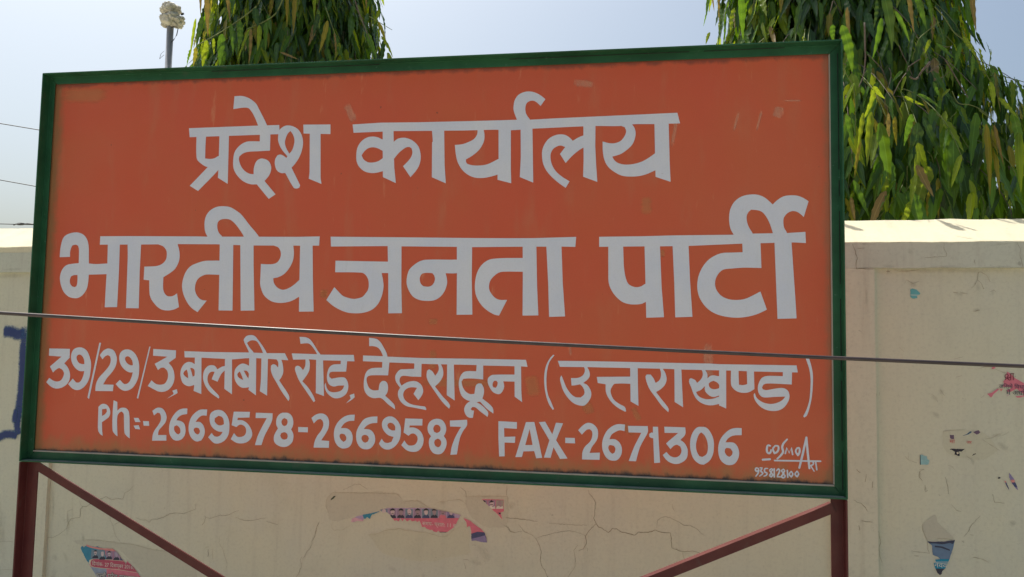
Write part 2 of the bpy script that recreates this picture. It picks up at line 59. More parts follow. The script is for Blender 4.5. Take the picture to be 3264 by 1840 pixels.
STROKES=[
('w16','1037,-491 1031,-490 1028,-499 1029,-508 1034,-511 1038,-507 1039,-502',5.8),
('w16','1050,-490 1044,-499 1048,-511 1056,-505 1058,-492 1050,-490',5.3),
('w16','1081,-472 1071,-484 1068,-494 1070,-506 1063,-517 1055,-525',5.8),
('w16','1076,-510 1080,-495 1086,-508 1092,-494 1095,-512',5.1),
('w16','1107,-494 1103,-503 1109,-514 1113,-504 1112,-494 1107,-494',5.3),
('w16','1112,-547 1121,-510 1131,-465',5.8),
('w16','1131,-465 1134,-506 1138,-547',5.8),
('w16','1048,-530 1167,-527',4.5),
('w16','1017,-529 1036,-527',5.8),
('w16','1138,-546 1139,-529 1149,-530 1147,-537 1141,-539 1150,-554',4.1),
('w16','1154,-528 1157,-550',4.1),
('w17','1006,-553 1000,-552 998,-558 1003,-562 1007,-555 1005,-565 999,-574',4.3),
('w17','1010,-551 1016,-551 1012,-560 1017,-565 1009,-573',4.3),
('w17','1030,-552 1023,-553 1022,-561 1028,-565 1026,-570 1020,-573',4.3),
('w17','1040,-552 1035,-557 1040,-563 1035,-570 1039,-574 1043,-568 1038,-562 1043,-555 1040,-552',4.3),
('w17','1047,-552 1047,-574',4.3),
('w17','1053,-557 1058,-551 1061,-557 1054,-573 1063,-573',4.3),
('w17','1071,-552 1066,-557 1072,-563 1066,-571 1070,-575 1075,-570 1069,-563 1074,-557 1071,-552',4.3),
('w17','1081,-555 1082,-573',4.3),
('w17','1091,-557 1086,-565 1091,-572 1095,-564 1091,-557',4.3),
('w17','1106,-556 1101,-564 1106,-571 1110,-563 1106,-556',4.3),
]
CRACKS=[
('303,1072 305,1061 322,1042 330,1026 326,1000 326,980 323,973 333,953 341,942 354,939 377,924 391,940 408,940 421,931 471,921 486,934 520,935 534,939 545,946 557,941 576,938 599,939 604,902 604,888 630,878 648,876 675,881 695,878 712,871 733,869',2.0,0,'crack'),
('333,953 313,933 301,918 294,906 298,880 286,859 268,850',1.7,0,'crack'),
('108,884 118,867 130,840 126,807 131,788 144,772 156,747 166,733',1.7,0,'crack'),
('-8,952 18,952 65,951 113,946',1.7,0,'crack'),
('108,884 129,893 164,905 203,916 232,921 263,917 283,912 294,906',1.1,0,'crack'),
('45,928 65,905 89,898 108,884',1.1,0,'crack'),
('-5,924 10,902 26,900 57,908',1.1,0,'crack'),
('551,952 553,979 568,991 584,995 600,992 624,981 648,968 667,971 695,957 717,937',1.1,0,'crack'),
('266,872 251,852 257,822 257,795 234,758 220,737',1.1,0,'crack'),
('157,943 194,943 299,945',1.1,0,'crack'),
('643,875 648,845',1.1,0,'crack'),
('607,1042 608,1026 615,1015',1.1,0,'crack'),
('303,864 301,853',1.1,0,'crack'),
('-2080,721 -2057,734 -2018,735 -1981,756 -1951,780 -1943,806 -1931,822 -1887,831 -1887,865 -1877,877 -1857,878 -1843,887 -1787,914 -1762,926 -1734,913 -1708,922 -1680,919 -1672,945 -1651,956 -1626,982',1.5,0,'crack'),
('-1611,848 -1588,840 -1562,841 -1545,832 -1533,846 -1508,847 -1479,856 -1447,875 -1415,879 -1383,877 -1358,889 -1328,900 -1328,925',1.5,0,'crack'),
('-1893,900 -1889,887 -1877,877',1.0,0,'crack'),
('-1734,852 -1735,827 -1720,806 -1706,765 -1682,743',1.0,0,'crack'),
('-1720,806 -1702,818 -1680,827',1.0,0,'crack'),
('-2092,835 -2087,850 -2066,855',1.0,0,'crack'),
('-1952,852 -1926,861',1.0,0,'crack'),
('-1969,813 -1957,815',1.0,0,'crack'),
('-2294,699 -2254,703 -2222,704',1.0,0,'crack'),
('-2285,577 -2249,582 -2213,583',1.0,0,'crack'),
('-1952,853 -1949,806',1.0,0,'crack'),
('-1871,736 -1788,741 -1712,737 -1619,736 -1526,722 -1424,720',2.2,0,'edge'),
('-744,966 -739,982 -715,1004 -638,1007 -565,1011 -448,1016 -428,1000 -415,985',1.8,0,'edge'),
('-412,987 -387,993 -355,993 -313,972',1.8,0,'edge'),
('-710,889 -718,871 -706,858 -669,862 -637,881',1.8,0,'edge'),
('-563,850 -541,851 -502,867 -476,876 -451,877 -432,884 -409,878 -387,880 -351,875 -323,878 -298,870 -260,864 -235,870 -211,894',1.8,0,'edge'),
('-170,1022 -2,1032 0,1006',1.8,0,'edge'),
('-282,992 -263,996 -213,1006 -188,1008 -163,993',1.8,0,'edge'),
('-744,966 -743,948 -732,924',1.8,0,'edge'),
('-189,1056 -167,1040 -164,1019',1.2,0,'crack'),
('-769,888 -780,866 -789,823',1.2,0,'crack'),
('-672,1018 -652,1026 -623,1043 -599,1042 -569,1025',1.2,0,'crack'),
('-15,924 3,917 12,903 26,901',1.2,0,'crack'),
('-138,842 -123,842',1.2,0,'crack'),
('-172,787 -149,785',1.2,0,'crack'),
('-168,775 -161,752',1.2,0,'crack'),
('-6,1072 -7,1035',1.2,0,'crack'),
('-1285,877 -1279,870 -1260,867 -1237,875 -1213,884 -1198,882 -1175,887 -1154,898 -1128,907',1.3,0,'crack'),
('-1142,880 -1118,871 -1094,869 -1065,872 -1036,879 -1004,887',1.3,0,'crack'),
('-1003,873 -977,867 -951,863',1.3,0,'crack'),
('-1279,870 -1284,851 -1295,837',1.3,0,'crack'),
('-771,886 -780,865 -787,829 -799,808 -800,792 -808,777 -821,763 -829,745 -839,734',1.3,0,'crack'),
('-840,744 -847,733 -842,719 -842,701 -852,677 -863,663',1.3,0,'crack'),
('-1214,799 -1210,786 -1214,772 -1198,755 -1186,728 -1175,700 -1172,685 -1176,667',0.9,0,'crack'),
('-1243,752 -1239,703',1.8,0,'edge'),
('-1278,744 -1270,751 -1258,752',1.8,0,'edge'),
('-1261,743 -1261,712',2.0,0,'dark'),
('1218,1971 1224,1953 1233,1921 1228,1902 1230,1884 1246,1886 1266,1883 1283,1883',1.8,-0.018,'crack'),
('1507,1973 1507,1950 1515,1934 1514,1926 1501,1925 1447,1922',1.2,-0.018,'crack'),
('1728,1973 1734,1957 1739,1947 1736,1927 1741,1906 1744,1889',1.2,-0.018,'crack'),
('1599,1914 1601,1900',1.2,-0.018,'crack'),
('1233,1956 1257,1957',1.2,-0.018,'crack'),
('1612,1847 1616,1873 1624,1874 1638,1865 1651,1840',2.0,0,'stain'),
('1593,1818 1605,1831 1612,1847 1623,1837 1632,1817',2.0,0,'stain'),
('1385,1835 1393,1848 1412,1835 1433,1843',2.0,0,'stain'),
('1648,1806 1662,1813 1668,1806',2.0,0,'stain'),
('1537,1806 1551,1804',3.2,0,'stain'),
('1560,1804 1581,1800',3.2,0,'stain'),
('1329,1877 1340,1876',3.2,0,'stain'),
('1362,1879 1393,1877 1434,1882',3.2,0,'stain'),
('1596,1741 1617,1745',3.2,0,'stain'),
('1604,1829 1606,1837',3.2,0,'stain'),
('1628,1819 1632,1817',3.2,0,'stain'),
('1210,1096 1222,1088 1234,1086 1248,1072 1254,1060',1.5,-0.018,'crack'),
('1235,1028 1250,1025 1269,1025',1.5,-0.018,'crack'),
('1221,1199 1233,1188',1.5,-0.018,'crack'),
('1272,1162 1270,1139',1.5,-0.018,'crack'),
('1252,1184 1248,1158',1.5,-0.018,'crack'),
('1226,1012 1229,995',1.5,-0.018,'crack'),
('1291,993 1298,958 1292,937 1295,907 1302,888',1.2,0,'crack'),
('1429,1027 1427,1012 1434,993 1442,971 1443,944 1448,931',1.2,0,'crack'),
('1392,935 1422,933 1448,931',1.2,0,'crack'),
('1438,1156 1439,1133 1447,1139',1.2,0,'crack'),
('1518,1096 1534,1077 1547,1075',1.2,0,'crack'),
('1422,1206 1436,1208 1422,1198 1421,1180 1431,1168',1.2,0,'crack'),
('1642,1138 1648,1111 1677,1110',1.2,0,'crack'),
('1501,1185 1508,1155 1509,1130',1.2,0,'crack'),
('1553,994 1564,1007 1581,1038 1604,1064',1.2,0,'crack'),
('1579,928 1601,926 1626,916',2.4,0,'stain'),
('1571,1001 1582,1000',2.4,0,'stain'),
('1472,982 1520,983',2.4,0,'stain'),
('1401,920 1415,920',2.4,0,'stain'),
('1365,1618 1372,1610 1381,1600',1.8,0,'stain'),
('1534,1579 1551,1584 1563,1587',1.8,0,'stain'),
('1463,1460 1474,1452 1483,1433',1.8,0,'stain'),
('1540,1519 1559,1525',1.8,0,'stain'),
('1299,1449 1301,1460',1.8,0,'stain'),
('1284,1495 1293,1446',1.8,0,'stain'),
('1601,1545 1626,1555 1651,1555 1667,1545 1690,1538',1.8,0,'stain'),
('1615,1452 1624,1460',1.8,0,'stain'),
('1490,1476 1504,1456',1.8,0,'stain'),
('1497,1328 1498,1337 1509,1339 1557,1343',1.5,0,'stain'),
('1625,1317 1644,1321 1663,1334 1673,1336',1.5,0,'stain'),
('1673,1329 1684,1335 1695,1344',1.5,0,'stain'),
('1616,1315 1637,1300 1667,1281',1.5,0,'stain'),
('1566,1259 1574,1253 1581,1247',1.5,0,'stain'),
('1378,1249 1388,1237 1404,1231 1415,1228',1.5,0,'stain'),
('1388,1263 1389,1241',1.5,0,'stain'),
('1509,1224 1523,1221 1532,1210',1.5,0,'stain'),
]
PIECES=[
('A','-514,949 -479,959 -418,963 -313,969 -243,960 -184,951 -190,942 -199,924 -206,906 -214,901 -235,885 -241,882 -266,880 -273,886 -279,880 -292,882 -298,888 -304,886 -323,892 -327,897 -339,895 -344,908 -350,919 -359,913 -365,918 -381,914 -388,920 -400,912 -413,923 -419,912 -428,923 -435,910 -445,914 -452,911 -458,918 -465,924 -473,935 -485,942 -501,939','pink',0),
('A','-515,962 -182,983 -181,940 -513,917','lilac',1),
('A','-513,953 -482,955 -481,920 -512,918','slate',2),
('A','-505,945 -503,951 -497,954 -490,952 -488,945 -489,935 -495,930 -502,934','skin',3),
('A','-511,918 -510,926 -500,932 -495,929 -490,933 -482,927 -481,920','mauve',4),
('A','-478,956 -447,957 -446,922 -476,920','mauve',2),
('A','-470,947 -468,953 -461,957 -454,954 -452,948 -454,938 -459,932 -466,936','skin',3),
('A','-470,946 -470,955 -461,959 -453,957 -451,947 -454,951 -466,950','hair',4),
('A','-465,939 -456,940 -456,938 -465,937','hair',4),
('A','-476,920 -474,928 -465,934 -459,931 -455,935 -447,929 -446,922','dark',4),
('A','-443,958 -412,959 -411,925 -442,923','mauve',2),
('A','-435,949 -433,955 -427,959 -420,956 -418,950 -419,940 -425,935 -432,938','skin2',3),
('A','-436,948 -435,957 -427,961 -419,959 -416,949 -420,953 -431,953','hair',4),
('A','-441,923 -440,931 -430,937 -425,933 -421,937 -413,931 -411,925','dark',4),
('A','-409,960 -378,961 -377,927 -408,925','slateb',2),
('A','-401,952 -399,958 -392,961 -386,958 -383,952 -385,942 -391,937 -397,941','skin',3),
('A','-396,944 -387,944 -387,942 -396,942','hair',4),
('A','-407,925 -405,933 -396,939 -391,936 -386,939 -379,934 -377,927','navy',4),
('A','-375,962 -344,963 -343,929 -374,927','mauve',2),
('A','-367,954 -365,960 -358,963 -352,961 -349,954 -351,944 -357,939 -363,943','skin2',3),
('A','-368,952 -367,961 -358,966 -350,963 -348,953 -351,958 -363,957','hair',4),
('A','-362,946 -353,946 -353,945 -362,944','hair',4),
('A','-373,927 -371,935 -362,941 -357,938 -352,942 -345,936 -343,929','dark',4),
('A','-341,964 -310,966 -309,931 -340,929','slateb',2),
('A','-333,956 -331,962 -324,965 -318,963 -316,956 -317,947 -323,941 -329,945','skin',3),
('A','-334,954 -333,963 -324,968 -316,965 -314,956 -318,960 -329,959','hair',4),
('A','-339,930 -337,937 -328,943 -323,940 -318,944 -311,938 -309,931','navy',4),
('A','-307,966 -276,968 -276,934 -306,932','slateb',2),
('A','-299,958 -297,964 -291,967 -284,965 -282,959 -284,949 -289,943 -295,947','skin2',3),
('A','-300,957 -299,965 -291,970 -283,967 -281,958 -284,962 -295,961','hair',4),
('A','-305,932 -303,940 -294,945 -289,942 -285,946 -277,940 -276,934','dark',4),
('A','-273,969 -243,970 -242,936 -272,934','mauve',2),
('A','-265,960 -264,966 -257,970 -250,967 -248,961 -250,951 -256,946 -262,949','skin2',3),
('A','-266,959 -265,968 -257,972 -249,969 -247,960 -250,964 -262,963','hair',4),
('A','-261,952 -252,953 -252,951 -261,951','hair',4),
('A','-272,934 -270,942 -261,948 -255,944 -251,948 -244,943 -242,936','pinkd',4),
('A','-240,971 -210,972 -209,938 -239,936','lilac2',2),
('A','-232,962 -230,968 -224,972 -217,969 -215,963 -217,953 -222,948 -228,951','skin',3),
('A','-238,936 -236,944 -227,950 -222,947 -218,950 -210,945 -209,938','navy',4),
('A','-270,882 -237,884 -237,882 -270,880','dark',3),
('B','-631,907 -608,919 -587,925 -547,935 -521,943 -514,943 -540,931 -546,930 -551,921 -554,912 -566,918 -574,910 -577,912 -582,907 -582,901 -608,901 -621,895 -634,894','lilac',0),
('B','-587,928 -530,943 -514,943 -540,931 -546,929 -554,909 -566,918 -577,909 -582,916','teal',1),
('B','-631,907 -618,914 -608,911 -582,907 -582,901 -608,899 -634,894','pinkl',1),
('C','-173,941 -150,933 -125,917 -103,904 -90,893 -82,874 -79,856 -102,856 -123,860 -140,858 -142,893 -146,910 -152,912 -158,906 -162,926 -171,936','pink',0),
('C','-142,884 -118,893 -90,893 -79,877 -79,855 -142,850','navy',1),
('C','-142,865 -111,874 -87,882 -77,855 -142,850','lilac2',2),
('D','-104,1016 -17,1019 -16,975 -28,971 -20,943 -40,963 -77,993','pink',0),
('D','-109,1012 -80,1013 -79,981 -108,979','mauve',1),
('D','-103,1003 -94,1010 -86,1004 -88,992 -95,988 -101,992','skin2',2),
('D','-105,1002 -95,1013 -84,1005 -88,1006 -101,1004','hair',3),
('D','-100,996 -89,997 -89,994 -100,994','hair',3),
('D','-108,979 -105,988 -97,991 -91,987 -82,991 -79,981','white',3),
('D','-78,1013 -49,1015 -49,983 -78,981','mauve',1),
('D','-72,1004 -64,1012 -55,1006 -57,994 -64,990 -70,994','skin',2),
('D','-74,1004 -65,1015 -54,1007 -57,1007 -70,1005','hair',3),
('D','-70,998 -59,999 -59,996 -70,996','hair',3),
('D','-77,981 -74,990 -67,993 -60,989 -51,993 -49,983','white',3),
('D','-47,1015 -18,1017 -18,985 -47,983','tan',1),
('D','-41,1006 -33,1014 -24,1007 -26,996 -33,992 -39,996','skin2',2),
('D','-46,983 -43,992 -36,995 -29,991 -20,995 -18,985','white',3),
('D','-43,969 -25,970 -33,962 -36,968','dark',2),
('L','-1875,701 -1868,712 -1858,706 -1845,719 -1836,717 -1818,713 -1805,712 -1797,714 -1791,716 -1780,711 -1771,711 -1758,709 -1716,712 -1707,707 -1689,695 -1664,669 -1646,652 -1643,666 -1608,642 -1587,621 -1568,602 -1535,571 -1514,547 -1721,529 -1762,563 -1795,600 -1817,625 -1828,637 -1831,644 -1841,653 -1865,686','pink',0),
('L','-1880,716 -1759,727 -1758,709 -1742,665 -1831,637 -1844,636','teal',1),
('L','-1850,723 -1815,712 -1794,712 -1758,709 -1716,712 -1706,705 -1713,702 -1783,703 -1822,707 -1845,712','salmon',2),
('L','-1819,700 -1751,701 -1749,667 -1822,663','slateb',2),
('L','-1747,701 -1713,701 -1711,666 -1745,665','mauve',2),
('L','-1711,702 -1679,701 -1676,666 -1709,665','mauve',2),
('L','-1677,688 -1662,667 -1675,666','navy',2),
('L','-1807,692 -1805,697 -1800,699 -1794,698 -1792,692 -1793,683 -1799,679 -1804,682','skin',3),
('L','-1808,691 -1807,696 -1800,700 -1792,698 -1790,692 -1793,694 -1805,693','hair',4),
('L','-1803,686 -1795,687 -1795,685 -1803,684','hair',4),
('L','-1814,664 -1811,671 -1802,678 -1797,676 -1792,679 -1785,675 -1783,666','dark',4),
('L','-1772,689 -1770,694 -1765,696 -1759,695 -1757,689 -1758,680 -1764,676 -1769,679','skin',3),
('L','-1779,661 -1776,669 -1767,675 -1762,673 -1757,676 -1750,672 -1748,664','dark',4),
('L','-1738,693 -1737,698 -1732,700 -1726,698 -1724,693 -1725,684 -1730,680 -1736,683','skin',3),
('L','-1740,691 -1739,697 -1732,701 -1724,699 -1722,693 -1725,695 -1736,694','hair',4),
('L','-1734,687 -1727,687 -1727,686 -1734,685','hair',4),
('L','-1746,665 -1743,672 -1734,679 -1729,677 -1724,680 -1717,676 -1715,667','dark',4),
('L','-1702,692 -1701,698 -1696,699 -1690,698 -1688,692 -1689,683 -1695,679 -1700,683','mauvel',3),
('L','-1710,665 -1707,672 -1698,678 -1693,677 -1688,679 -1681,675 -1679,667','dark',4),
('L','-1830,643 -1827,656 -1812,662 -1794,664 -1745,665 -1676,666 -1658,664 -1640,658 -1639,649 -1601,644 -1587,621 -1689,627 -1766,626 -1804,627 -1820,632','cream',2),
('L','-1821,644 -1817,656 -1807,661 -1791,663 -1745,663 -1676,664 -1658,663 -1640,658 -1601,644 -1588,623 -1689,629 -1766,628 -1802,629 -1818,634','crimson',3),
('L','-1820,628 -1766,627 -1740,626 -1734,528 -1762,563 -1820,625','slatel',1),
('S','1403,1814 1411,1818 1423,1814 1435,1801 1433,1797 1424,1792 1426,1785 1411,1783 1404,1788','tealb',0),
('S','1403,1798 1433,1797 1425,1792 1404,1793','tealw',1),
('N','1442,970 1465,971 1497,974 1526,981 1520,954 1508,916 1496,888 1486,877 1484,867 1478,863 1471,869 1463,888 1460,900 1467,907 1464,912 1480,915 1473,922 1458,927 1456,957','steel',0),
('N','1442,972 1527,982 1520,967 1511,970 1488,964 1465,965 1448,964','navyd',1),
('N','1465,958 1488,957 1510,949 1510,944 1483,952 1464,953','navyd',1),
('N','1452,913 1514,918 1510,909 1452,904','tealn',1),
('N','1452,904 1514,909 1514,907 1452,903','white',1),
('N','1452,903 1514,907 1500,886 1452,882','tealn',1),
('N','1452,882 1500,886 1500,864 1451,860','dark',1),
('P','1694,1541 1705,1535 1716,1522 1727,1515 1741,1506 1771,1477 1793,1447 1814,1411 1783,1420 1757,1444 1740,1461 1735,1458 1722,1456 1717,1461 1740,1464 1743,1468 1727,1480 1722,1485 1713,1480 1704,1475 1695,1474 1691,1479 1702,1484 1709,1492 1689,1490 1680,1491 1684,1502 1682,1509 1689,1517 1693,1532','pinkd',0),
('P2','1633,1466 1647,1470 1666,1485 1669,1481 1652,1465 1645,1454','pinkd',0),
('P3','1648,1548 1654,1559 1661,1553 1655,1549','pinkd',0),
('P4','1668,1485 1682,1484 1675,1475','salmon',0),
('P5','1691,1458 1695,1465 1700,1467','pinkl',0),
('M1','1517,1326 1530,1326 1530,1313 1525,1312 1518,1314','mauved',0),
('M2','1556,1325 1569,1331 1579,1340 1584,1340 1583,1335 1569,1328 1560,1325','tealk',0),
('M3','1588,1339 1598,1343 1605,1345 1610,1338 1605,1333 1599,1330 1590,1336','mauved',0),
('M4','1516,1276 1519,1280 1562,1281 1552,1272 1543,1272 1546,1265 1546,1257 1541,1257 1536,1260 1530,1261 1532,1270 1527,1273 1521,1277','black',0),
('M4','1536,1268 1541,1271 1544,1266 1539,1262','cream',1),
('M5','1583,1259 1588,1266 1594,1268 1596,1266 1586,1261','black',0),
('M6','1424,1255 1434,1256 1435,1253 1446,1251 1446,1243 1454,1237 1450,1225 1445,1223 1424,1222','aqua',0),
('M6','1423,1256 1426,1256 1426,1221 1423,1221','black',1),
('M6','1427,1238 1453,1234 1453,1232 1427,1236','tealw',1),
('M7','1693,1210 1698,1203 1707,1190 1714,1171 1718,1154 1711,1160 1700,1175 1692,1195','lilac2',0),
('M7','1696,1187 1708,1188 1709,1180 1699,1179','salmon',1),
('M7','1699,1179 1711,1180 1715,1164 1708,1165','navy',1),
('M8','1677,1183 1683,1182 1687,1169 1693,1149 1686,1162','navy',0),
('M8','1677,1183 1683,1182 1683,1177 1679,1178','salmon',1),
('M9','1658,1190 1662,1195 1668,1192 1662,1188','black',0),
('M0','-724,973 -722,980 -711,991 -701,992 -710,982','moss',0),
]
PASTE=[
('-743,965 -739,982 -715,1004 -638,1007 -448,1016 -428,1000 -415,985 -387,993 -355,993 -313,972 -498,956 -563,929 -628,913 -710,889 -731,912','paper1'),
('-560,851 -502,867 -476,876 -432,884 -387,880 -351,875 -323,878 -260,864 -211,894 -180,925 -161,909 -145,869 -147,811 -301,770 -493,785','paper2'),
('-170,1022 -2,1032 1,937 -18,918 -76,914 -134,942 -163,984','paper1'),
('-1924,726 -1871,736 -1788,741 -1712,737 -1619,736 -1526,722 -1424,720 -1317,692 -1305,627 -1556,606 -1634,676 -1711,715 -1869,709','paper1'),
('1427,1020 1443,1041 1466,1055 1489,1022 1520,989 1520,983 1465,974 1442,972 1434,988','paper3'),
('1498,1337 1560,1343 1616,1337 1667,1281 1605,1248 1566,1256 1542,1251 1511,1262 1499,1287','paper2'),
]
SPRAY=[
('-2348,1621 -2303,1620 -2261,1609 -2229,1618 -2181,1635',49),
('-2230,1665 -2231,1607 -2232,1533 -2229,1432 -2230,1348 -2237,1264 -2246,1215',39),
('-2228,1296 -2238,1247 -2240,1208 -2227,1163',35),
('-2248,1284 -2254,1246 -2259,1211',25),
('-2342,1143 -2322,1155 -2295,1166 -2260,1166 -2232,1161',35),
]
SCUFFS=[
('1068,448 1064,432 1058,415',29,0,0),
('958,440 949,402 941,375',8,0,0),
('1021,444 1011,406 1003,374',8,0,0),
('1069,464 1134,462',5,0,0),
('375,-311 382,-341 391,-382',40,0,1),
('524,-402 541,-401 548,-422',29,0,1),
('487,-214 492,-263',8,0,0),
('635,-445 677,-473',23,0,1),
('668,-397 677,-418 687,-435',17,0,1),
('89,-242 87,-313',23,0,1),
('872,-202 873,-339',29,0,0),
('744,48 746,22',19,0,1),
('-270,-83 -243,-87',25,0,1),
('70,-166 102,-165',19,0,1),
('-266,-88 -240,-88',23,0,1),
('-207,503 -174,433',26,0,0),
('-1194,556 -1000,550',48,0,1),
('701,203 703,140',30,0,1),
('483,539 556,527',23,0,0),
('788,437 771,329',12,0,0),
('34,-345 295,-342',23,0,1),
]
STAINS=[
('-2033,976 -2026,872 -2020,759',17,0,0),
('-2066,857 -2058,741',12,0,0),
('-1956,857 -1944,793 -1951,716',25,0,0),
('-1931,943 -1924,772',15,0,0),
('-2017,669 -1988,636',37,0,0),
('-1976,695 -1947,659 -1940,621',25,0,0),
('-1994,620 -2007,571 -2009,551',37,0,0),
('-2097,738 -2087,677',17,0,0),
('-2046,693 -2052,638',11,0,0),
('-1869,767 -1859,723',21,0,0),
('-1931,590 -1874,544',25,0,0),
('1300,1895 1358,1891 1430,1892',19,0,1),
('1442,1889 1524,1888 1594,1890',17,0,1),
('1594,1888 1685,1889 1744,1887',15,0,1),
('1238,1974 1277,1972',15,0,1),
('1395,1961 1411,1924',25,0,1),
('1637,1958 1687,1966 1723,1968',9,0,1),
('1260,1831 1260,1741',12,0,1),
('1289,1880 1481,1878 1754,1878',25,0,0),
('1388,1845 1414,1832 1433,1837',25,0,0),
('1537,1801 1574,1799',29,0,0),
('1610,1840 1620,1801',25,0,0),
('1650,1804 1666,1801',25,0,0),
('1591,1745 1619,1745 1733,1753',21,0,0),
('1328,1877 1341,1876',15,0,0),
('-132,850 -86,816 -91,772',47,0,0),
('-165,785 -82,774',26,0,0),
('-478,733 -430,719',30,0,0),
('-341,717 -319,710',21,0,0),
('-276,995 -244,991',21,0,0),
('-2,1009 25,985',47,0,0),
('1689,1055 1711,1037',29,0,0),
('1566,1270 1583,1247 1589,1223',17,0,0),
('1512,1333 1508,1288',17,0,0),
('1424,1206 1423,1166',14,0,0),
('1439,1153 1442,1133',14,0,0),
('1638,1328 1684,1333',17,0,0),
('1653,1311 1698,1279',28,0,0),
('1464,1460 1483,1433',21,0,0),
('1486,1481 1504,1456',21,0,0),
('1449,1408 1496,1379',21,0,0),
('-2367,1897 -2212,1903',17,0,1),
('-2425,1868 -2227,1875',29,0,0),
('-2446,1597 -2373,1192',108,0,0),
('-2340,985 -2259,563',62,0,0),
]
SHRI=['1699,1517 1690,1520 1688,1528 1693,1534 1698,1529 1694,1521 1687,1514', '1693,1521 1701,1512', '1705,1534 1704,1513', '1712,1536 1712,1514', '1702,1534 1715,1535', '1697,1521 1704,1523']

# ------------------------------------------------------------------ helpers
def tag(o, label=None, cat=None, group=None, kind=None):
    if label: o['label'] = label
    if cat: o['category'] = cat
    if group: o['group'] = group
    if kind: o['kind'] = kind
    return o
def empty(name, loc=(0, 0, 0), rz=0.0, parent=None):
    o = bpy.data.objects.new(name, None); C.objects.link(o); o.location = loc; o.rotation_euler = (0, 0, rz)
    o.empty_display_size = .1; o.parent = parent
    return o
def link_mesh(name, me, mats, parent=None, smooth=False):
    if not isinstance(mats, (list, tuple)): mats = [mats]
    for m in mats: me.materials.append(m)
    if smooth:
        for p in me.polygons: p.use_smooth = True
    o = bpy.data.objects.new(name, me); C.objects.link(o); o.parent = parent
    return o
def pmesh(name, verts, faces, mats, parent=None, mi=None, smooth=False):
    me = bpy.data.meshes.new(name); me.from_pydata([tuple(v) for v in verts], [], faces); me.update()
    if mi is not None: me.polygons.foreach_set('material_index', mi)
    return link_mesh(name, me, mats, parent, smooth)
def bmobj(name, bm, mats, parent=None, smooth=False, bevel=0):
    me = bpy.data.meshes.new(name); bm.to_mesh(me); bm.free()
    o = link_mesh(name, me, mats, parent, smooth)
    if bevel:
        b = o.modifiers.new('bevel', 'BEVEL'); b.width = bevel; b.segments = 2; b.limit_method = 'ANGLE'
    return o
def add_box(bm, x0, x1, y0, y1, z0, z1):
    vs = [bm.verts.new(p) for p in ((x0,y0,z0),(x1,y0,z0),(x1,y1,z0),(x0,y1,z0),(x0,y0,z1),(x1,y0,z1),(x1,y1,z1),(x0,y1,z1))]
    for f in ((0,3,2,1),(4,5,6,7),(0,1,5,4),(1,2,6,5),(2,3,7,6),(3,0,4,7)): bm.faces.new([vs[i] for i in f])
def tube(name, pts, rad, mat, parent=None, seg=8, caps=True):
    pts = [Vector(p) for p in pts]; n = len(pts)
    rads = rad if isinstance(rad, (list, tuple)) else [rad]*n
    vs, fs = [], []
    ref = Vector((.3, .2, 1)).normalized()
    for i, p in enumerate(pts):
        t = (pts[min(i+1, n-1)] - pts[max(i-1, 0)]).normalized()
        r0 = ref if abs(t.dot(ref)) < .95 else Vector((1, 0, 0))
        a = t.cross(r0).normalized(); b = t.cross(a)
        for k in range(seg):
            an = 2*math.pi*k/seg
            vs.append(p + (a*math.cos(an) + b*math.sin(an))*rads[i])
    for i in range(n-1):
        for k in range(seg):
            k2 = (k+1) % seg
            fs.append((i*seg+k, i*seg+k2, (i+1)*seg+k2, (i+1)*seg+k))
    if caps: fs += [tuple(range(seg))[::-1], tuple((n-1)*seg+k for k in range(seg))]
    return pmesh(name, vs, fs, mat, parent, smooth=True)

def parse(s): return [tuple(float(v) for v in a.split(',')) for a in s.split()]
def smooth_loop(P, closed=True, ns=4, corner=44):
    P = [np.array(p, float) for p in P]; n = len(P); out = []
    def tan(i):
        if not closed and i in (0, n-1): return None
        a = P[i]-P[i-1]; b = P[(i+1) % n]-P[i]; ha = np.hypot(*a)+1e-9; hb = np.hypot(*b)+1e-9
        ca = math.degrees(math.acos(max(-1, min(1, float(a@b)/(ha*hb)))))
        if ca > corner: return None
        t = a + b            # directions weighted by their own length: straight stems stay straight
        return t/(np.hypot(*t)+1e-9)
    T = [tan(i) for i in range(n)]
    for i in range(n if closed else n-1):
        p1, p2 = P[i], P[(i+1) % n]; d = p2-p1; h = np.hypot(*d)
        t1 = T[i] if T[i] is not None else d/(h+1e-9); t2 = T[(i+1) % n] if T[(i+1) % n] is not None else d/(h+1e-9)
        bend = max(1-float(t1@d)/(h+1e-9), 1-float(t2@d)/(h+1e-9))
        k = 1 if bend < .0008 else ns
        for j in range(k):
            s = j/k
            out.append((2*s**3-3*s*s+1)*p1 + (s**3-2*s*s+s)*h*t1 + (-2*s**3+3*s*s)*p2 + (s**3-s*s)*h*t2)
    if not closed: out.append(P[-1])
    return out
def pip(x, y, poly):
    px = np.array([p[0] for p in poly]); py = np.array([p[1] for p in poly])
    qx, qy = np.roll(px, -1), np.roll(py, -1)
    x = x[:, None]; y = y[:, None]
    c = ((py > y) != (qy > y))
    with np.errstate(divide='ignore', invalid='ignore'):
        xi = (qx-px)*(y-py)/(qy-py) + px
    return (np.sum(c & (x < xi), 1) % 2) == 1
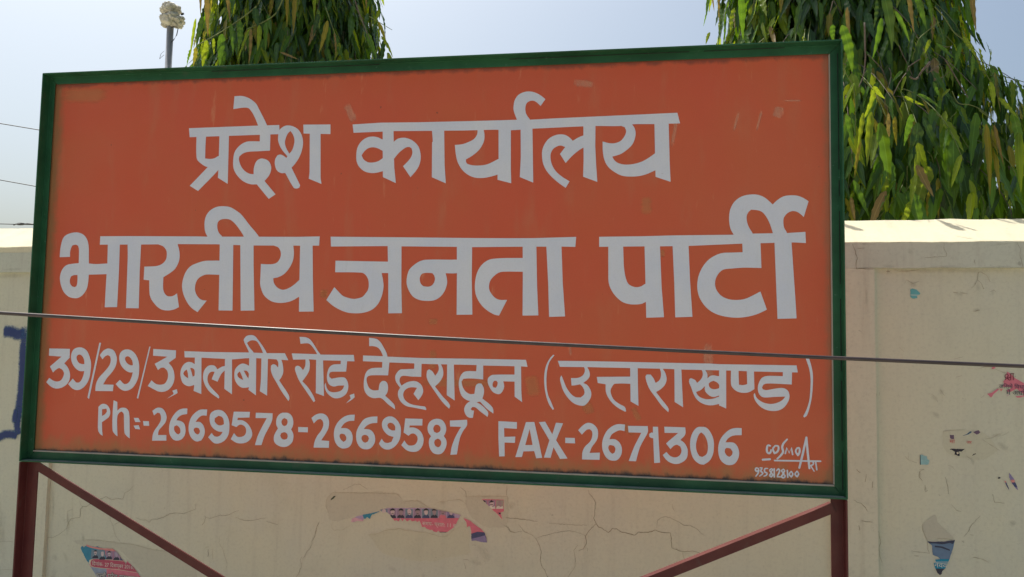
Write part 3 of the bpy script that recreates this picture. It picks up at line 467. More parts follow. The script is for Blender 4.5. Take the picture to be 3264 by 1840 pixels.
def region(add, holes=(), clip=None):
    """triangles of union(add) minus union(holes), inside clip if given"""
    loops = list(add) + list(holes) + (list(clip) if clip else [])
    V, E = [], []
    for l in loops:
        b = len(V); m = len(l)
        V += [Vector((float(p[0]), float(p[1]))) for p in l]; E += [(b+i, b+(i+1) % m) for i in range(m)]
    vo, eo, fo, *_ = geometry.delaunay_2d_cdt(V, E, [], 0, 1e-4)
    F = [tuple(f) for f in fo]
    cx = np.array([sum(vo[i].x for i in f)/3 for f in F]); cy = np.array([sum(vo[i].y for i in f)/3 for f in F])
    ins = np.zeros(len(F), bool)
    for l in add: ins |= pip(cx, cy, l)
    for l in holes: ins &= ~pip(cx, cy, l)
    if clip:
        k = np.zeros(len(F), bool)
        for l in clip: k |= pip(cx, cy, l)
        ins &= k
    F = [f for f, q in zip(F, ins) if q]
    used = sorted({i for f in F for i in f}); mp = {o: i for i, o in enumerate(used)}
    return [(vo[i].x, vo[i].y) for i in used], [tuple(mp[i] for i in f) for f in F]
def flat(name, add, holes, mat, parent, y, z0=0.0, clip=None, k=.001):
    vs, fs = region(add, holes, clip)
    if not fs: return None
    V = [(a*k, y, b*k + z0) for a, b in vs]
    F = []
    for f in fs:                     # face towards -y
        a, b, c = [vs[i] for i in f]
        F.append(f if (b[0]-a[0])*(c[1]-a[1])-(b[1]-a[1])*(c[0]-a[0]) > 0 else f[::-1])
    return pmesh(name, V, F, mat, parent)
def ribbon(pts, w):
    P = [np.array(p, float) for p in pts]; L, Rr = [], []
    for i, p in enumerate(P):
        t = P[min(i+1, len(P)-1)]-P[max(i-1, 0)]; t = t/(np.hypot(*t)+1e-9); nrm = np.array([-t[1], t[0]])
        ww = w[i] if isinstance(w, (list, tuple)) else w
        L.append(p+nrm*ww/2); Rr.append(p-nrm*ww/2)
    return L, Rr

# ------------------------------------------------------------------ materials
def nt(name):
    m = bpy.data.materials.new(name); m.use_nodes = True; t = m.node_tree
    return m, t, t.nodes['Principled BSDF']
def N(t, ty, **kw):
    n = t.nodes.new(ty)
    for k, v in kw.items():
        if k.startswith('i_'):
            key = k[2:]; key = int(key) if key.isdigit() else key.replace('_', ' ')
            n.inputs[key].default_value = v
        else: setattr(n, k, v)
    return n
def coords(t, scale=(1, 1, 1), rot=(0, 0, 0)):
    tc = N(t, 'ShaderNodeTexCoord'); mp = N(t, 'ShaderNodeMapping'); mp.inputs['Scale'].default_value = scale; mp.inputs['Rotation'].default_value = rot
    t.links.new(tc.outputs['Object'], mp.inputs[0]); return mp.outputs[0]
def nz(t, vec, scale, detail=4, rough=.55, dist=0.0):
    n = N(t, 'ShaderNodeTexNoise'); n.inputs['Scale'].default_value = scale; n.inputs['Detail'].default_value = detail
    n.inputs['Roughness'].default_value = rough; n.inputs['Distortion'].default_value = dist
    t.links.new(vec, n.inputs['Vector']); return n.outputs['Fac']
def ramp(t, fac, a, b, lo=0.0, hi=1.0):
    n = N(t, 'ShaderNodeMapRange'); n.inputs[1].default_value = a; n.inputs[2].default_value = b; n.inputs[3].default_value = lo; n.inputs[4].default_value = hi
    n.interpolation_type = 'SMOOTHSTEP'
    t.links.new(fac, n.inputs[0]); return n.outputs[0]
def mathn(t, op, a, b):
    n = N(t, 'ShaderNodeMath', operation=op)
    for i, v in enumerate((a, b)):
        if isinstance(v, (int, float)): n.inputs[i].default_value = v
        else: t.links.new(v, n.inputs[i])
    return n.outputs[0]
def mix(t, fac, a, b):
    n = N(t, 'ShaderNodeMix', data_type='RGBA')
    for i, v in ((0, fac), (6, a), (7, b)):
        if isinstance(v, (int, float)): n.inputs[i].default_value = v
        elif isinstance(v, (tuple, list)): n.inputs[i].default_value = (*v[:3], 1)
        else: t.links.new(v, n.inputs[i])
    return n.outputs[2]
def bump(t, p, h, strength, dist=.01):
    b = N(t, 'ShaderNodeBump'); b.inputs['Strength'].default_value = strength; b.inputs['Distance'].default_value = dist
    t.links.new(h, b.inputs['Height']); t.links.new(b.outputs[0], p.inputs['Normal'])
def simple(name, col, rough=.7, var=.12, scale=30, metal=0.0, bs=0.0, spec=.5):
    m, t, p = nt(name); v = coords(t); n = nz(t, v, scale, 4)
    f = ramp(t, n, .3, .7)
    c = mix(t, f, tuple(c*(1-var) for c in col), tuple(min(1, c*(1+var)) for c in col))
    t.links.new(c, p.inputs['Base Color']); p.inputs['Roughness'].default_value = rough; p.inputs['Metallic'].default_value = metal
    p.inputs['Specular IOR Level'].default_value = spec
    if bs: bump(t, p, n, bs)
    return m

def sep_xyz(t, v=None):
    s = N(t, 'ShaderNodeSeparateXYZ')
    if v is None: v = N(t, 'ShaderNodeTexCoord').outputs['Object']
    t.links.new(v, s.inputs[0]); return s.outputs

def m_panel():
    m, t, p = nt('painted_tin_orange'); v = coords(t)
    big = ramp(t, nz(t, v, 1.6, 5, .6, .4), .38, .68)
    c = mix(t, big, (.60, .090, .033), (.575, .108, .036))
    st = ramp(t, nz(t, coords(t, (5, 1, 1.1), (0, R_(8), 0)), 3.0, 5, .6), .52, .76)
    c = mix(t, mathn(t, 'MULTIPLY', st, .38), c, (.52, .17, .078))
    pl = ramp(t, nz(t, v, .9, 3, .5), .5, .7)
    c = mix(t, mathn(t, 'MULTIPLY', pl, .28), c, (.56, .13, .065))
    weave = nz(t, coords(t, (1, 1, 1)), 260, 2)
    c = mix(t, mathn(t, 'MULTIPLY', ramp(t, weave, .35, .7), .14), c, (.42, .08, .035))
    # old brush patches where a paler coat shows
    sc_ = ramp(t, nz(t, coords(t, (14, 1, 2.2), (0, R_(-14), 0)), 2.3, 4, .65), .63, .72)
    c = mix(t, mathn(t, 'MULTIPLY', sc_, .30), c, (.66, .32, .16))
    # dirt collected along the lower and left edges
    X, Y, Z = sep_xyz(t)[:3]
    g = nz(t, coords(t, (1, 1, .6)), 22, 6, .7)
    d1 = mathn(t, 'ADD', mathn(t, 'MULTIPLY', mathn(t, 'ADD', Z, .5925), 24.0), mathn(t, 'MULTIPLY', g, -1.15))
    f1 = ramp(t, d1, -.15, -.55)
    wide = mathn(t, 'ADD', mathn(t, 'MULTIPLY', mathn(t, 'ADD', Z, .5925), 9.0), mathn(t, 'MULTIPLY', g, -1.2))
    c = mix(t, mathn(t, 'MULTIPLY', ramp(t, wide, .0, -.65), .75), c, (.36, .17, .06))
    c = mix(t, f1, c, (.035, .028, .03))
    d2 = mathn(t, 'ADD', mathn(t, 'MULTIPLY', mathn(t, 'ADD', X, 1.2), 18.0), mathn(t, 'MULTIPLY', g, -1.0))
    c = mix(t, mathn(t, 'MULTIPLY', ramp(t, d2, .25, -.4), .7), c, (.20, .14, .05))
    d3 = mathn(t, 'ADD', mathn(t, 'MULTIPLY', mathn(t, 'SUBTRACT', 1.2, X), 26.0), mathn(t, 'MULTIPLY', g, -1.0))
    c = mix(t, mathn(t, 'MULTIPLY', ramp(t, d3, .15, -.4), .6), c, (.25, .13, .06))
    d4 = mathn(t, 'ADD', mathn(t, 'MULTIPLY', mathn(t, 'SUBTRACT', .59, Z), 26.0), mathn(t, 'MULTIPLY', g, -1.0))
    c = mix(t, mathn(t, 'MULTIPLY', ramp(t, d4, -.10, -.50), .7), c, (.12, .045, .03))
    sp = ramp(t, nz(t, v, 55, 2, .5), .765, .80)
    c = mix(t, mathn(t, 'MULTIPLY', sp, .6), c, (.10, .05, .03))
    t.links.new(c, p.inputs['Base Color'])
    t.links.new(ramp(t, nz(t, v, 6, 4), .3, .7, .42, .62), p.inputs['Roughness'])
    b1 = mathn(t, 'ADD', mathn(t, 'MULTIPLY', nz(t, v, 2.2, 2), 3.0), mathn(t, 'MULTIPLY', weave, .05))
    bump(t, p, b1, .35, .006)
    return m
def m_letter():
    m, t, p = nt('white_sign_paint'); v = coords(t)
    c = mix(t, ramp(t, nz(t, v, 7, 5, .6), .3, .72), (.625, .635, .725), (.685, .675, .725))
    c = mix(t, mathn(t, 'MULTIPLY', ramp(t, nz(t, coords(t, (9, 1, 1.2)), 7, 5, .7), .52, .74), .22), c, (.54, .53, .57))
    c = mix(t, mathn(t, 'MULTIPLY', ramp(t, nz(t, v, 240, 2), .4, .75), .15), c, (.5, .48, .47))
    c = mix(t, mathn(t, 'MULTIPLY', ramp(t, nz(t, v, 45, 3), .70, .78), .35), c, (.42, .36, .34))
    t.links.new(c, p.inputs['Base Color']); p.inputs['Roughness'].default_value = .5
    return m
def m_frame(name, c1, c2, wear):
    m, t, p = nt(name); v = coords(t)
    c = mix(t, ramp(t, nz(t, v, 5, 5, .65), .35, .68), c1, c2)
    c = mix(t, mathn(t, 'MULTIPLY', ramp(t, nz(t, v, 60, 5, .7), .62, .72), .55), c, wear)
    dr = ramp(t, nz(t, coords(t, (1, 1, 1)), 14, 4, .7), .60, .74)
    c = mix(t, mathn(t, 'MULTIPLY', dr, .35), c, (.10, .09, .075))
    nrm = N(t, 'ShaderNodeNewGeometry').outputs['Normal']; sz = N(t, 'ShaderNodeSeparateXYZ'); t.links.new(nrm, sz.inputs[0])
    dust_skylight = mathn(t, 'MULTIPLY', ramp(t, sz.outputs[2], .92, .985), ramp(t, nz(t, v, 25, 4, .6), .25, .6, .45, .85))
    c = mix(t, dust_skylight, c, tuple(x*.55+.17 for x in wear))          # upward faces paler: sky light put into the colour, over a dusty coat
    t.links.new(c, p.inputs['Base Color']); t.links.new(ramp(t, nz(t, v, 18, 4), .3, .7, .42, .62), p.inputs['Roughness']); p.inputs['Specular IOR Level'].default_value = .32
    bump(t, p, nz(t, v, 45, 4), .25, .002)
    return m
def m_plaster(name, c1, c2, dirt, streak=.5):
    m, t, p = nt(name); v = coords(t)
    c = mix(t, ramp(t, nz(t, v, 1.1, 6, .62, .3), .36, .66), c1, c2)
    c = mix(t, mathn(t, 'MULTIPLY', ramp(t, nz(t, v, 4.5, 6, .65), .5, .75), .45), c, tuple(x*.84 for x in c1))
    vs_ = ramp(t, nz(t, coords(t, (9, 1, .55)), 2.4, 5, .65), .50, .78)
    c = mix(t, mathn(t, 'MULTIPLY', vs_, streak), c, dirt)
    fine = nz(t, v, 90, 4, .7)
    c = mix(t, mathn(t, 'MULTIPLY', ramp(t, fine, .45, .8), .22), c, tuple(x*.6 for x in dirt))
    sp = ramp(t, nz(t, v, 26, 3, .6), .71, .76)
    c = mix(t, mathn(t, 'MULTIPLY', sp, .4), c, tuple(x*.5 for x in dirt))
    t.links.new(c, p.inputs['Base Color']); p.inputs['Roughness'].default_value = .88
    p.inputs['Specular IOR Level'].default_value = .25
    h = mathn(t, 'ADD', mathn(t, 'MULTIPLY', nz(t, v, 9, 5, .6), 1.0), mathn(t, 'MULTIPLY', fine, .25))
    bump(t, p, h, .5, .004)
    return m
MP = m_panel(); ML = m_letter()
MG = m_frame('green_enamel', (.014, .070, .030), (.022, .110, .048), (.10, .20, .14))
MRB = m_frame('maroon_enamel', (.085, .016, .017), (.115, .026, .022), (.11, .055, .045))
MWALL = m_plaster('cream_plaster', (.61, .59, .45), (.56, .555, .46), (.40, .375, .30), .32)
MBEAM = m_plaster('weathered_plaster', (.53, .54, .445), (.58, .585, .475), (.37, .35, .29), .6)
MPIER = m_plaster('pier_plaster', (.60, .575, .45), (.64, .615, .475), (.42, .38, .29), .5)
MCOPE = m_plaster('coping_plaster', (.66, .61, .44), (.70, .645, .47), (.42, .36, .27), .25)

# ------------------------------------------------------------------ ground
m, t, p = nt('dusty_ground'); v = coords(t)
c = mix(t, ramp(t, nz(t, v, .5, 6), .35, .65), (.34, .32, .25), (.40, .38, .30))
c = mix(t, ramp(t, nz(t, v, 14, 5), .45, .75), c, (.28, .265, .21)); t.links.new(c, p.inputs['Base Color']); p.inputs['Roughness'].default_value = .95
bump(t, p, nz(t, v, 30, 5), .6, .02)
gs = 400
g = pmesh('ground', [(-gs, -gs, 0), (gs, -gs, 0), (gs, gs, 0), (-gs, gs, 0)], [(0, 1, 2, 3)], m); tag(g, kind='structure')

# ------------------------------------------------------------------ boundary wall (local x along the wall, -y towards the street)
wall = empty('boundary_wall', (0.198594, 0.736539, 0), R_(-4))
tag(wall, 'cream plastered boundary wall with cracks, raised piers and a sunlit sloping coping behind the sign', 'wall')
S0, S1 = -9.0, 7.0
def grid_front(name, s0, s1, z0, z1, y0, y1, mat, nx, amp, parent):
    """a plaster slab whose long edges wander a little"""
    bm = bmesh.new(); rows = []
    for i in range(nx+1):
        s = s0+(s1-s0)*i/nx
        e = lambda q: amp*noise.noise(Vector((s*9, q, 3.1)))
        prof = [(y1, z0), (y0, z0+e(1)), (y0, z1+e(2)), (y1, z1)]
        rows.append([bm.verts.new((s, a, b)) for a, b in prof])
    for i in range(nx):
        for k in range(4):
            bm.faces.new((rows[i][k], rows[i+1][k], rows[i+1][(k+1) % 4], rows[i][(k+1) % 4]))
    bm.faces.new(rows[0]); bm.faces.new(rows[-1][::-1])
    bmesh.ops.recalc_face_normals(bm, faces=bm.faces)
    return bmobj(name, bm, mat, parent)
bm = bmesh.new(); add_box(bm, S0, S1, 0, .22, -.3, 1.90); bmobj('wall_face', bm, MWALL, wall)
PT = .018
grid_front('top_beam', S0, S1, 1.887, 1.975, -PT, .215, MBEAM, 320, .0025, wall)
def vslab(name, s0, s1, z0, z1):
    bm = bmesh.new(); rows = []
    nx = 60
    for i in range(nx+1):
        z = z0+(z1-z0)*i/nx; e = lambda q: .002*noise.noise(Vector((z*9, q, 7.7+s0)))
        rows.append([bm.verts.new(q) for q in ((s0+e(1), .1, z), (s0+e(1), -PT, z), (s1+e(2), -PT, z), (s1+e(2), .1, z))])
    for i in range(nx):
        for k in range(3): bm.faces.new((rows[i][k], rows[i][k+1], rows[i+1][k+1], rows[i+1][k]))
    bmesh.ops.recalc_face_normals(bm, faces=bm.faces)
    return bmobj(name, bm, MPIER, wall)
for s in (-2.192, 1.142, -5.53, 4.476): vslab('pier', s, s+.145, -.3, 1.8865)
# sloping coping
bm = bmesh.new(); rows = []
nx = 500
for i in range(nx+1):
    s = S0+(S1-S0)*i/nx; n1 = .0035*noise.noise(Vector((s*7, 0, 0)))+.002*noise.noise(Vector((s*25, 0, 4))); n2 = .004*noise.noise(Vector((s*6, 5, 0)))+.0025*noise.noise(Vector((s*30, 2, 4)))
    zf = 1.989-.0066*s+n1; zb = 2.098-.0086*s+n2
    prof = [(-PT+.002, 1.9745), (-PT-.001+n1, zf-.004), (-PT+.004+n1, zf), (.05, zf+(zb-zf)*.3+.002*noise.noise(Vector((s*5, 9, 0)))), (.13, zf+(zb-zf)*.66+.002*noise.noise(Vector((s*5, 19, 0)))), (.2, zb), (.23, zb-.004), (.24, 1.9745)]
    rows.append([bm.verts.new((s, a, b)) for a, b in prof])
for i in range(nx):
    for k in range(len(prof)-1): bm.faces.new((rows[i][k], rows[i][k+1], rows[i+1][k+1], rows[i+1][k]))
bmesh.ops.recalc_face_normals(bm, faces=bm.faces)
bmobj('coping', bm, MCOPE, wall)

MCR = {'crack': simple('crack_shadow', (.20, .15, .085), .95, .4), 'edge': simple('paper_edge', (.44, .39, .27), .95, .2),
       'stain': simple('smudge', (.41, .365, .265), .95, .3), 'dark': simple('dark_chip', (.09, .06, .06), .9)}
rnd = random.Random(5)
for s, w, off, k in CRACKS:
    P = parse(s); Q = []
    for i in range(len(P)-1):                      # wandering crack line, width in millimetres
        a, b = np.array(P[i]), np.array(P[i+1]); L = np.hypot(*(b-a)); m_ = max(1, int(L/7))
        for j in range(m_):
            q = a+(b-a)*j/m_
            if j: q = q+np.array([rnd.uniform(-1.3, 1.3), rnd.uniform(-1.3, 1.3)])
            Q.append(q)
    Q.append(np.array(P[-1])); n_ = len(Q)
    W = [w*.85*(.35+.65*math.sin(math.pi*min(.97, max(.06, (i+.3)/n_)))**.5)*rnd.uniform(.6, 1.15) for i in range(n_)]
    L, Rr = ribbon(Q, W)
    vs = [(q[0]*.001, off-.0012, q[1]*.001) for q in L]+[(q[0]*.001, off-.0012, q[1]*.001) for q in Rr]
    fs = [(i, n_+i, n_+i+1, i+1) for i in range(n_-1)]
    pmesh({'crack': 'plaster_crack', 'edge': 'paper_edge', 'stain': 'stain_mark', 'dark': 'plaster_chip'}[k], vs, fs, MCR[k], wall)
MPAST = {'paper1': m_plaster('paste_residue_grey', (.525, .505, .40), (.55, .53, .415), (.39, .37, .30), .3),
         'paper2': m_plaster('paste_residue_pale', (.555, .535, .405), (.58, .56, .42), (.42, .40, .31), .25),
         'paper3': m_plaster('paste_residue_brown', (.49, .465, .375), (.53, .505, .40), (.38, .36, .29), .3)}
for i, (s, col) in enumerate(PASTE):
    lp = smooth_loop(parse(s)); lq = []
    for a_, b_ in zip(lp, lp[1:]+lp[:1]):
        m_ = max(1, int(np.hypot(*(b_-a_))/5)); lq += [a_+(b_-a_)*j/m_ for j in range(m_)]
    lp = [q+np.array([7*noise.noise(Vector((q[0]*.03, q[1]*.03, i)))+2.5*noise.noise(Vector((q[0]*.15, q[1]*.15, i)))+rnd.uniform(-1, 1), 7*noise.noise(Vector((q[0]*.03, q[1]*.03, i+9)))+2.5*noise.noise(Vector((q[0]*.15, q[1]*.15, i+9)))+rnd.uniform(-1, 1)]) for q in lq]
    flat('paper_residue', [lp], [], MPAST[col], wall, -.0005-.0001*i)

# soft-edged strokes: blue spray paint on the wall, pale scuffs on the sign
def soft_mat(name, c_edge, c_mid, top=1.0, gs=300, ga=.5, lo=.15, hi=.8, stretch=(1, 1, 1)):
    m, t, p = nt(name); t.nodes.remove(p)
    pr = N(t, 'ShaderNodeBsdfPrincipled'); pr.inputs['Roughness'].default_value = .6
    at = N(t, 'ShaderNodeAttribute', attribute_name='cover'); tr = N(t, 'ShaderNodeBsdfTransparent'); mx = N(t, 'ShaderNodeMixShader')
    gr = nz(t, coords(t, stretch), gs, 4, .7)
    fa = ramp(t, mathn(t, 'ADD', at.outputs['Fac'], mathn(t, 'MULTIPLY', mathn(t, 'SUBTRACT', gr, .5), ga)), lo, hi)
    t.links.new(mix(t, fa, c_edge, c_mid), pr.inputs['Base Color'])
    t.links.new(mathn(t, 'MULTIPLY', fa, top), mx.inputs[0]); t.links.new(tr.outputs[0], mx.inputs[1]); t.links.new(pr.outputs[0], mx.inputs[2])
    t.links.new(mx.outputs[0], t.nodes['Material Output'].inputs[0])
    return m
def soft_stroke(name, pts, w, mat, parent, y, j=0, zo=0.0, soft=False):
    Q = smooth_loop(pts, closed=False, ns=8, corner=80)
    if len(Q) < 6: Q = [np.array(pts[0])+(np.array(pts[-1])-np.array(pts[0]))*k/8 for k in range(9)]
    n_ = len(Q); vs = []; cov = []; rows = [(-.72, 0), (-.46, .6), (-.25, 1), (.25, 1), (.46, .6), (.72, 0)] if not soft else [(-.8, 0), (-.5, .25), (-.25, .75), (0, 1), (.25, .75), (.5, .25), (.8, 0)]
    for i in range(n_):
        ed = min(1, min(i, n_-1-i)/1.5) if not soft else math.sin(math.pi*i/(n_-1))**.8; wj = w*(.75+.25*ed)*(1+.06*noise.noise(Vector((i*.4, j, 0))))
        L, Rr = ribbon(Q, wj); c0 = (L[i]+Rr[i])/2; d = (L[i]-Rr[i])/wj
        for r, cv in rows:
            q = c0+d*r*wj; vs.append((q[0]*.001, y, q[1]*.001+zo)); cov.append(cv*ed)
    k = len(rows); fs = [(i*k+a, i*k+a+1, (i+1)*k+a+1, (i+1)*k+a) for i in range(n_-1) for a in range(k-1)]
    o = pmesh(name, vs, fs, mat, parent); a_ = o.data.attributes.new('cover', 'FLOAT', 'POINT'); a_.data.foreach_set('value', cov)
    return o
MSTN = soft_mat('grime_wash', (.36, .31, .21), (.33, .28, .20), .26, 30, 1.5, .25, 1.7, (1, 1, .6))
for s, w, _q, k in STAINS: soft_stroke('grime', parse(s), w, MSTN, wall, (-PT if k else 0)-.0009, soft=True)
MSPRAY = soft_mat('blue_spray_paint', (.05, .17, .36), (.016, .035, .15), .93, 120, .9, .1, 1.0)
for j, (s, w) in enumerate(SPRAY): soft_stroke('spray_paint', parse(s), w, MSPRAY, wall, -.0020-.0004*j, j)

# ------------------------------------------------------------------ torn posters pasted on the wall
PC = dict(pink=(.62, .16, .22), pinkd=(.62, .17, .22), pinkl=(.60, .36, .42), crimson=(.46, .075, .125), lilac=(.42, .32, .46), lilac2=(.24, .20, .36), mauve=(.32, .22, .32), mauvel=(.42, .34, .42),
          mauved=(.13, .08, .13), slate=(.20, .25, .33), slateb=(.17, .24, .30), slatel=(.28, .33, .42), teal=(.035, .22, .33), tealb=(.12, .38, .40), tealw=(.32, .50, .48), tealn=(.0, .22, .36),
          tealk=(.05, .12, .18), aqua=(.26, .45, .46), steel=(.12, .19, .30), navy=(.06, .07, .16), navyd=(.035, .04, .08), dark=(.035, .035, .06), hair=(.03, .025, .035), black=(.02, .018, .03),
          skin=(.58, .46, .47), skin2=(.34, .24, .26), white=(.65, .62, .55), cream=(.62, .54, .40), tan=(.34, .30, .26), salmon=(.66, .25, .22), moss=(.06, .08, .05), red=(.55, .06, .08))
PM = {k: simple('print_'+k, v, .65, .07, 60) for k, v in PC.items()}
PLAB = {'A': ('wide torn pink poster strip with a row of small portraits below the sign', 'poster'),
        'B': ('small teal and lilac poster shred left of the portrait strip', 'poster scrap'),
        'C': ('curved pink poster shred with a dark blue lower end right of the portrait strip', 'poster scrap'),
        'D': ('triangular poster corner with two small portraits just under the sign rail', 'poster scrap'),
        'L': ('torn pink and teal poster at the lower left beside the maroon post', 'poster'),
        'S': ('teal paper scrap high on the right wall panel under the beam', 'poster scrap'),
        'N': ('pointed blue poster scrap with white lettering at the lower right of the wall', 'poster scrap'),
        'P': ('torn pink poster with Hindi lettering at the right edge below the cable', 'poster'),
        'P2': ('small pink shred at the lower left of the pink Hindi poster', 'poster scrap'),
        'P3': ('tiny pink triangle of paper just under the cable at the right', 'poster scrap'),
        'P4': ('tiny salmon shred below the lettering of the pink Hindi poster', 'poster scrap'),
        'P5': ('tiny pale pink shred at the bottom of the pink Hindi poster', 'poster scrap'),
        'M1': ('small purple square of paper with red letters under it on the right wall', 'poster scrap'),
        'M2': ('thin dark teal paper sliver beside the purple scraps on the right wall', 'poster scrap'),
        'M3': ('rounded purple paper scrap right of the teal sliver', 'poster scrap'),
        'M4': ('ragged black paper scrap with a flat top edge below the red letters', 'poster scrap'),
        'M5': ('tiny black paper crumbs right of the ragged black scrap', 'poster scrap'),
        'M6': ('square aqua paper scrap with a black border on its left', 'poster scrap'),
        'M7': ('long slanting lilac shred with a pink band at the far right', 'poster scrap'),
        'M8': ('thin slanting navy shred left of the lilac one', 'poster scrap'),
        'M9': ('tiny black paper fleck left of the two slanting shreds', 'poster scrap'),
        'M0': ('tiny dark green fleck of paper below the sign rail left of the portrait strip', 'poster scrap')}
posters = {}; clips = {}; MTORN = simple('torn_white_paper', (.62, .58, .47), .9, .1, 80)
rw = random.Random(3)
for pid, s, col, lay in PIECES:
    lp = parse(s)
    if lay == 0:
        # fray the torn outline a little
        fr = []
        for i in range(len(lp)):
            a, b = np.array(lp[i]), np.array(lp[(i+1) % len(lp)]); L = np.hypot(*(b-a)); k = max(1, int(L/5))
            for j in range(k): fr.append(a+(b-a)*j/k+(np.array([rw.uniform(-.7, .7), rw.uniform(-.7, .7)]) if j else 0))
        clips[pid] = [fr]
        K = len(fr); ar = sum(fr[i][0]*fr[(i+1) % K][1]-fr[(i+1) % K][0]*fr[i][1] for i in range(K)); sg = 1 if ar > 0 else -1
        hal = []
        for i in range(K):
            tt = fr[(i+1) % K]-fr[i-1]; tt = tt/(np.hypot(*tt)+1e-9); q0 = fr[i]
            ww = 1.1+1.3*noise.noise(Vector((q0[0]*.12, q0[1]*.12, 5)))+rw.uniform(-.3, .5)
            hal.append(q0+np.array([tt[1], -tt[0]])*sg*max(.15, ww))
        cx_ = sum(q[0] for q in fr)/len(fr)*.001; cz_ = sum(q[1] for q in fr)/len(fr)*.001
        o = flat('poster_scrap' if PLAB[pid][1] != 'poster' else 'torn_poster', [fr], [], PM[col], None, -.0017)
        o.matrix_world = Matrix.Translation(wall.location) @ Matrix.Rotation(R_(-4), 4, 'Z')
        tag(o, PLAB[pid][0], PLAB[pid][1], 'torn posters pasted on the wall'); posters[pid] = o
        if pid not in ('S', 'M5', 'M9', 'M0', 'M4'): flat('torn_paper_edge', [hal], [], MTORN, o, -.0014)
    else:
        nm = 'portrait' if lay >= 2 and col in ('skin', 'skin2', 'hair') else 'printed_area'
        flat(nm, [lp], [], PM[col], posters[pid], -.0017-.00025*lay, clip=clips[pid])
def text(body, s, z, width, mat, parent, y, zs=1.0, name='printed_lettering', outline=0.0):
    cu = bpy.data.curves.new('txt', 'FONT'); cu.body = body; cu.size = 1; cu.resolution_u = 2; cu.offset = outline
    o = bpy.data.objects.new('txt', cu); C.objects.link(o); bpy.context.view_layer.update()
    me = bpy.data.meshes.new_from_object(o.evaluated_get(bpy.context.evaluated_depsgraph_get()))
    bpy.data.objects.remove(o)
    if not me.vertices: return
    xs = [v.co.x for v in me.vertices]; x0 = min(xs); k = width/(max(xs)-x0)
    for v in me.vertices: v.co = Vector((s+(v.co.x-x0)*k, y, z+v.co.y*k*zs))
    me.name = name
    return link_mesh(name, me, mat, parent)
text('समय- प्रातः 11 ब', -.338, .903, .136, PM['white'], posters['A'], -.0030)
text('िदनांक- 27 िदसम्बर 2016,', -1.812, .636, .205, PM['white'], posters['L'], -.0032)
text('चलो परेड ग्राउन्ड', -1.790, .588, .206, PM['dark'], posters['L'], -.0032, .9, outline=.05)
text('चलो परेड ग्राउन्ड', -1.790, .588, .206, PM['white'], posters['L'], -.0036, .9)
text('नवव', 1.462, .888, .039, PM['white'], posters['N'], -.0028)
MMAR = simple('print_maroon', (.16, .015, .035), .65)
for q_ in SHRI:
    L, Rr = ribbon(smooth_loop(parse(q_), closed=False, corner=70), 2.3); flat('printed_lettering', [[a for a in L]+[b for b in Rr[::-1]]], [], MMAR, posters['P'], -.0028)
text('जिसमें िवधान', 1.669, 1.486, .086, PM['navyd'], posters['P'], -.0026)
text('में अधिक', 1.690, 1.465, .070, PM['navyd'], posters['P'], -.0026)
text('सां', 1.516, 1.299, .016, PM['red'], posters['M1'], -.0026)
text('जर', 1.567, 1.299, .016, PM['red'], posters['M1'], -.0026)

# ------------------------------------------------------------------ the sign board
ZC = 1.83061
sign = empty('sign_board', (0, 0, 0))
tag(sign, 'large orange hand painted sign in a green angle iron frame on maroon posts', 'sign board')
bm = bmesh.new(); add_box(bm, -1.222, 1.222, .0035, .0055, -.612, .612)
o = bmobj('sign_panel', bm, MP, sign); o.location = (0, 0, ZC)
for w, (A, H) in WORDS.items():
    add = [smooth_loop(parse(l)) for l in A.split(' / ')]
    hol = [smooth_loop(parse(l)) for l in H.split(' / ')] if H else []
    flat('painted_word', add, hol, ML, sign, .0029, ZC)
groups = {}
for w, s, wd in STROKES: groups.setdefault(w, []).append((s, wd))
for w, L_ in groups.items():
    add = []
    for s, wd in L_:
        P = parse(s); closed = P[0] == P[-1]
        Q = smooth_loop(P, closed=False, ns=5, corner=95); n_ = len(Q)
        W = [wd*(.72+.28*math.sin(math.pi*(i+.8)/(n_+.8))) for i in range(n_)]
        L, Rr = ribbon(Q, W)
        for i in range(n_-1): add.append([L[i], L[i+1], Rr[i+1], Rr[i]])
        for q, ww in ((Q[0], W[0]), (Q[-1], W[-1])): add.append([q+np.array([math.cos(a), math.sin(a)])*ww/2 for a in np.linspace(0, 2*math.pi, 9)[:-1]])
    flat('painted_signature' if w == 'w16' else 'painted_number', add, [], ML, sign, .0029, ZC)

MSCUF = soft_mat('pale_scuff', (.72, .36, .22), (.76, .46, .30), .35, 40, 1.1, .30, 1.15, (3, 1, 1))
MBRUSH = soft_mat('old_brush_patch', (.64, .27, .09), (.66, .32, .12), .32, 60, .9, .2, 1.1, (.5, 1, 4))
for s, w, _q, k in SCUFFS: soft_stroke('scuff', parse(s), w, (MSCUF, MBRUSH)[k], sign, .0032, zo=ZC)

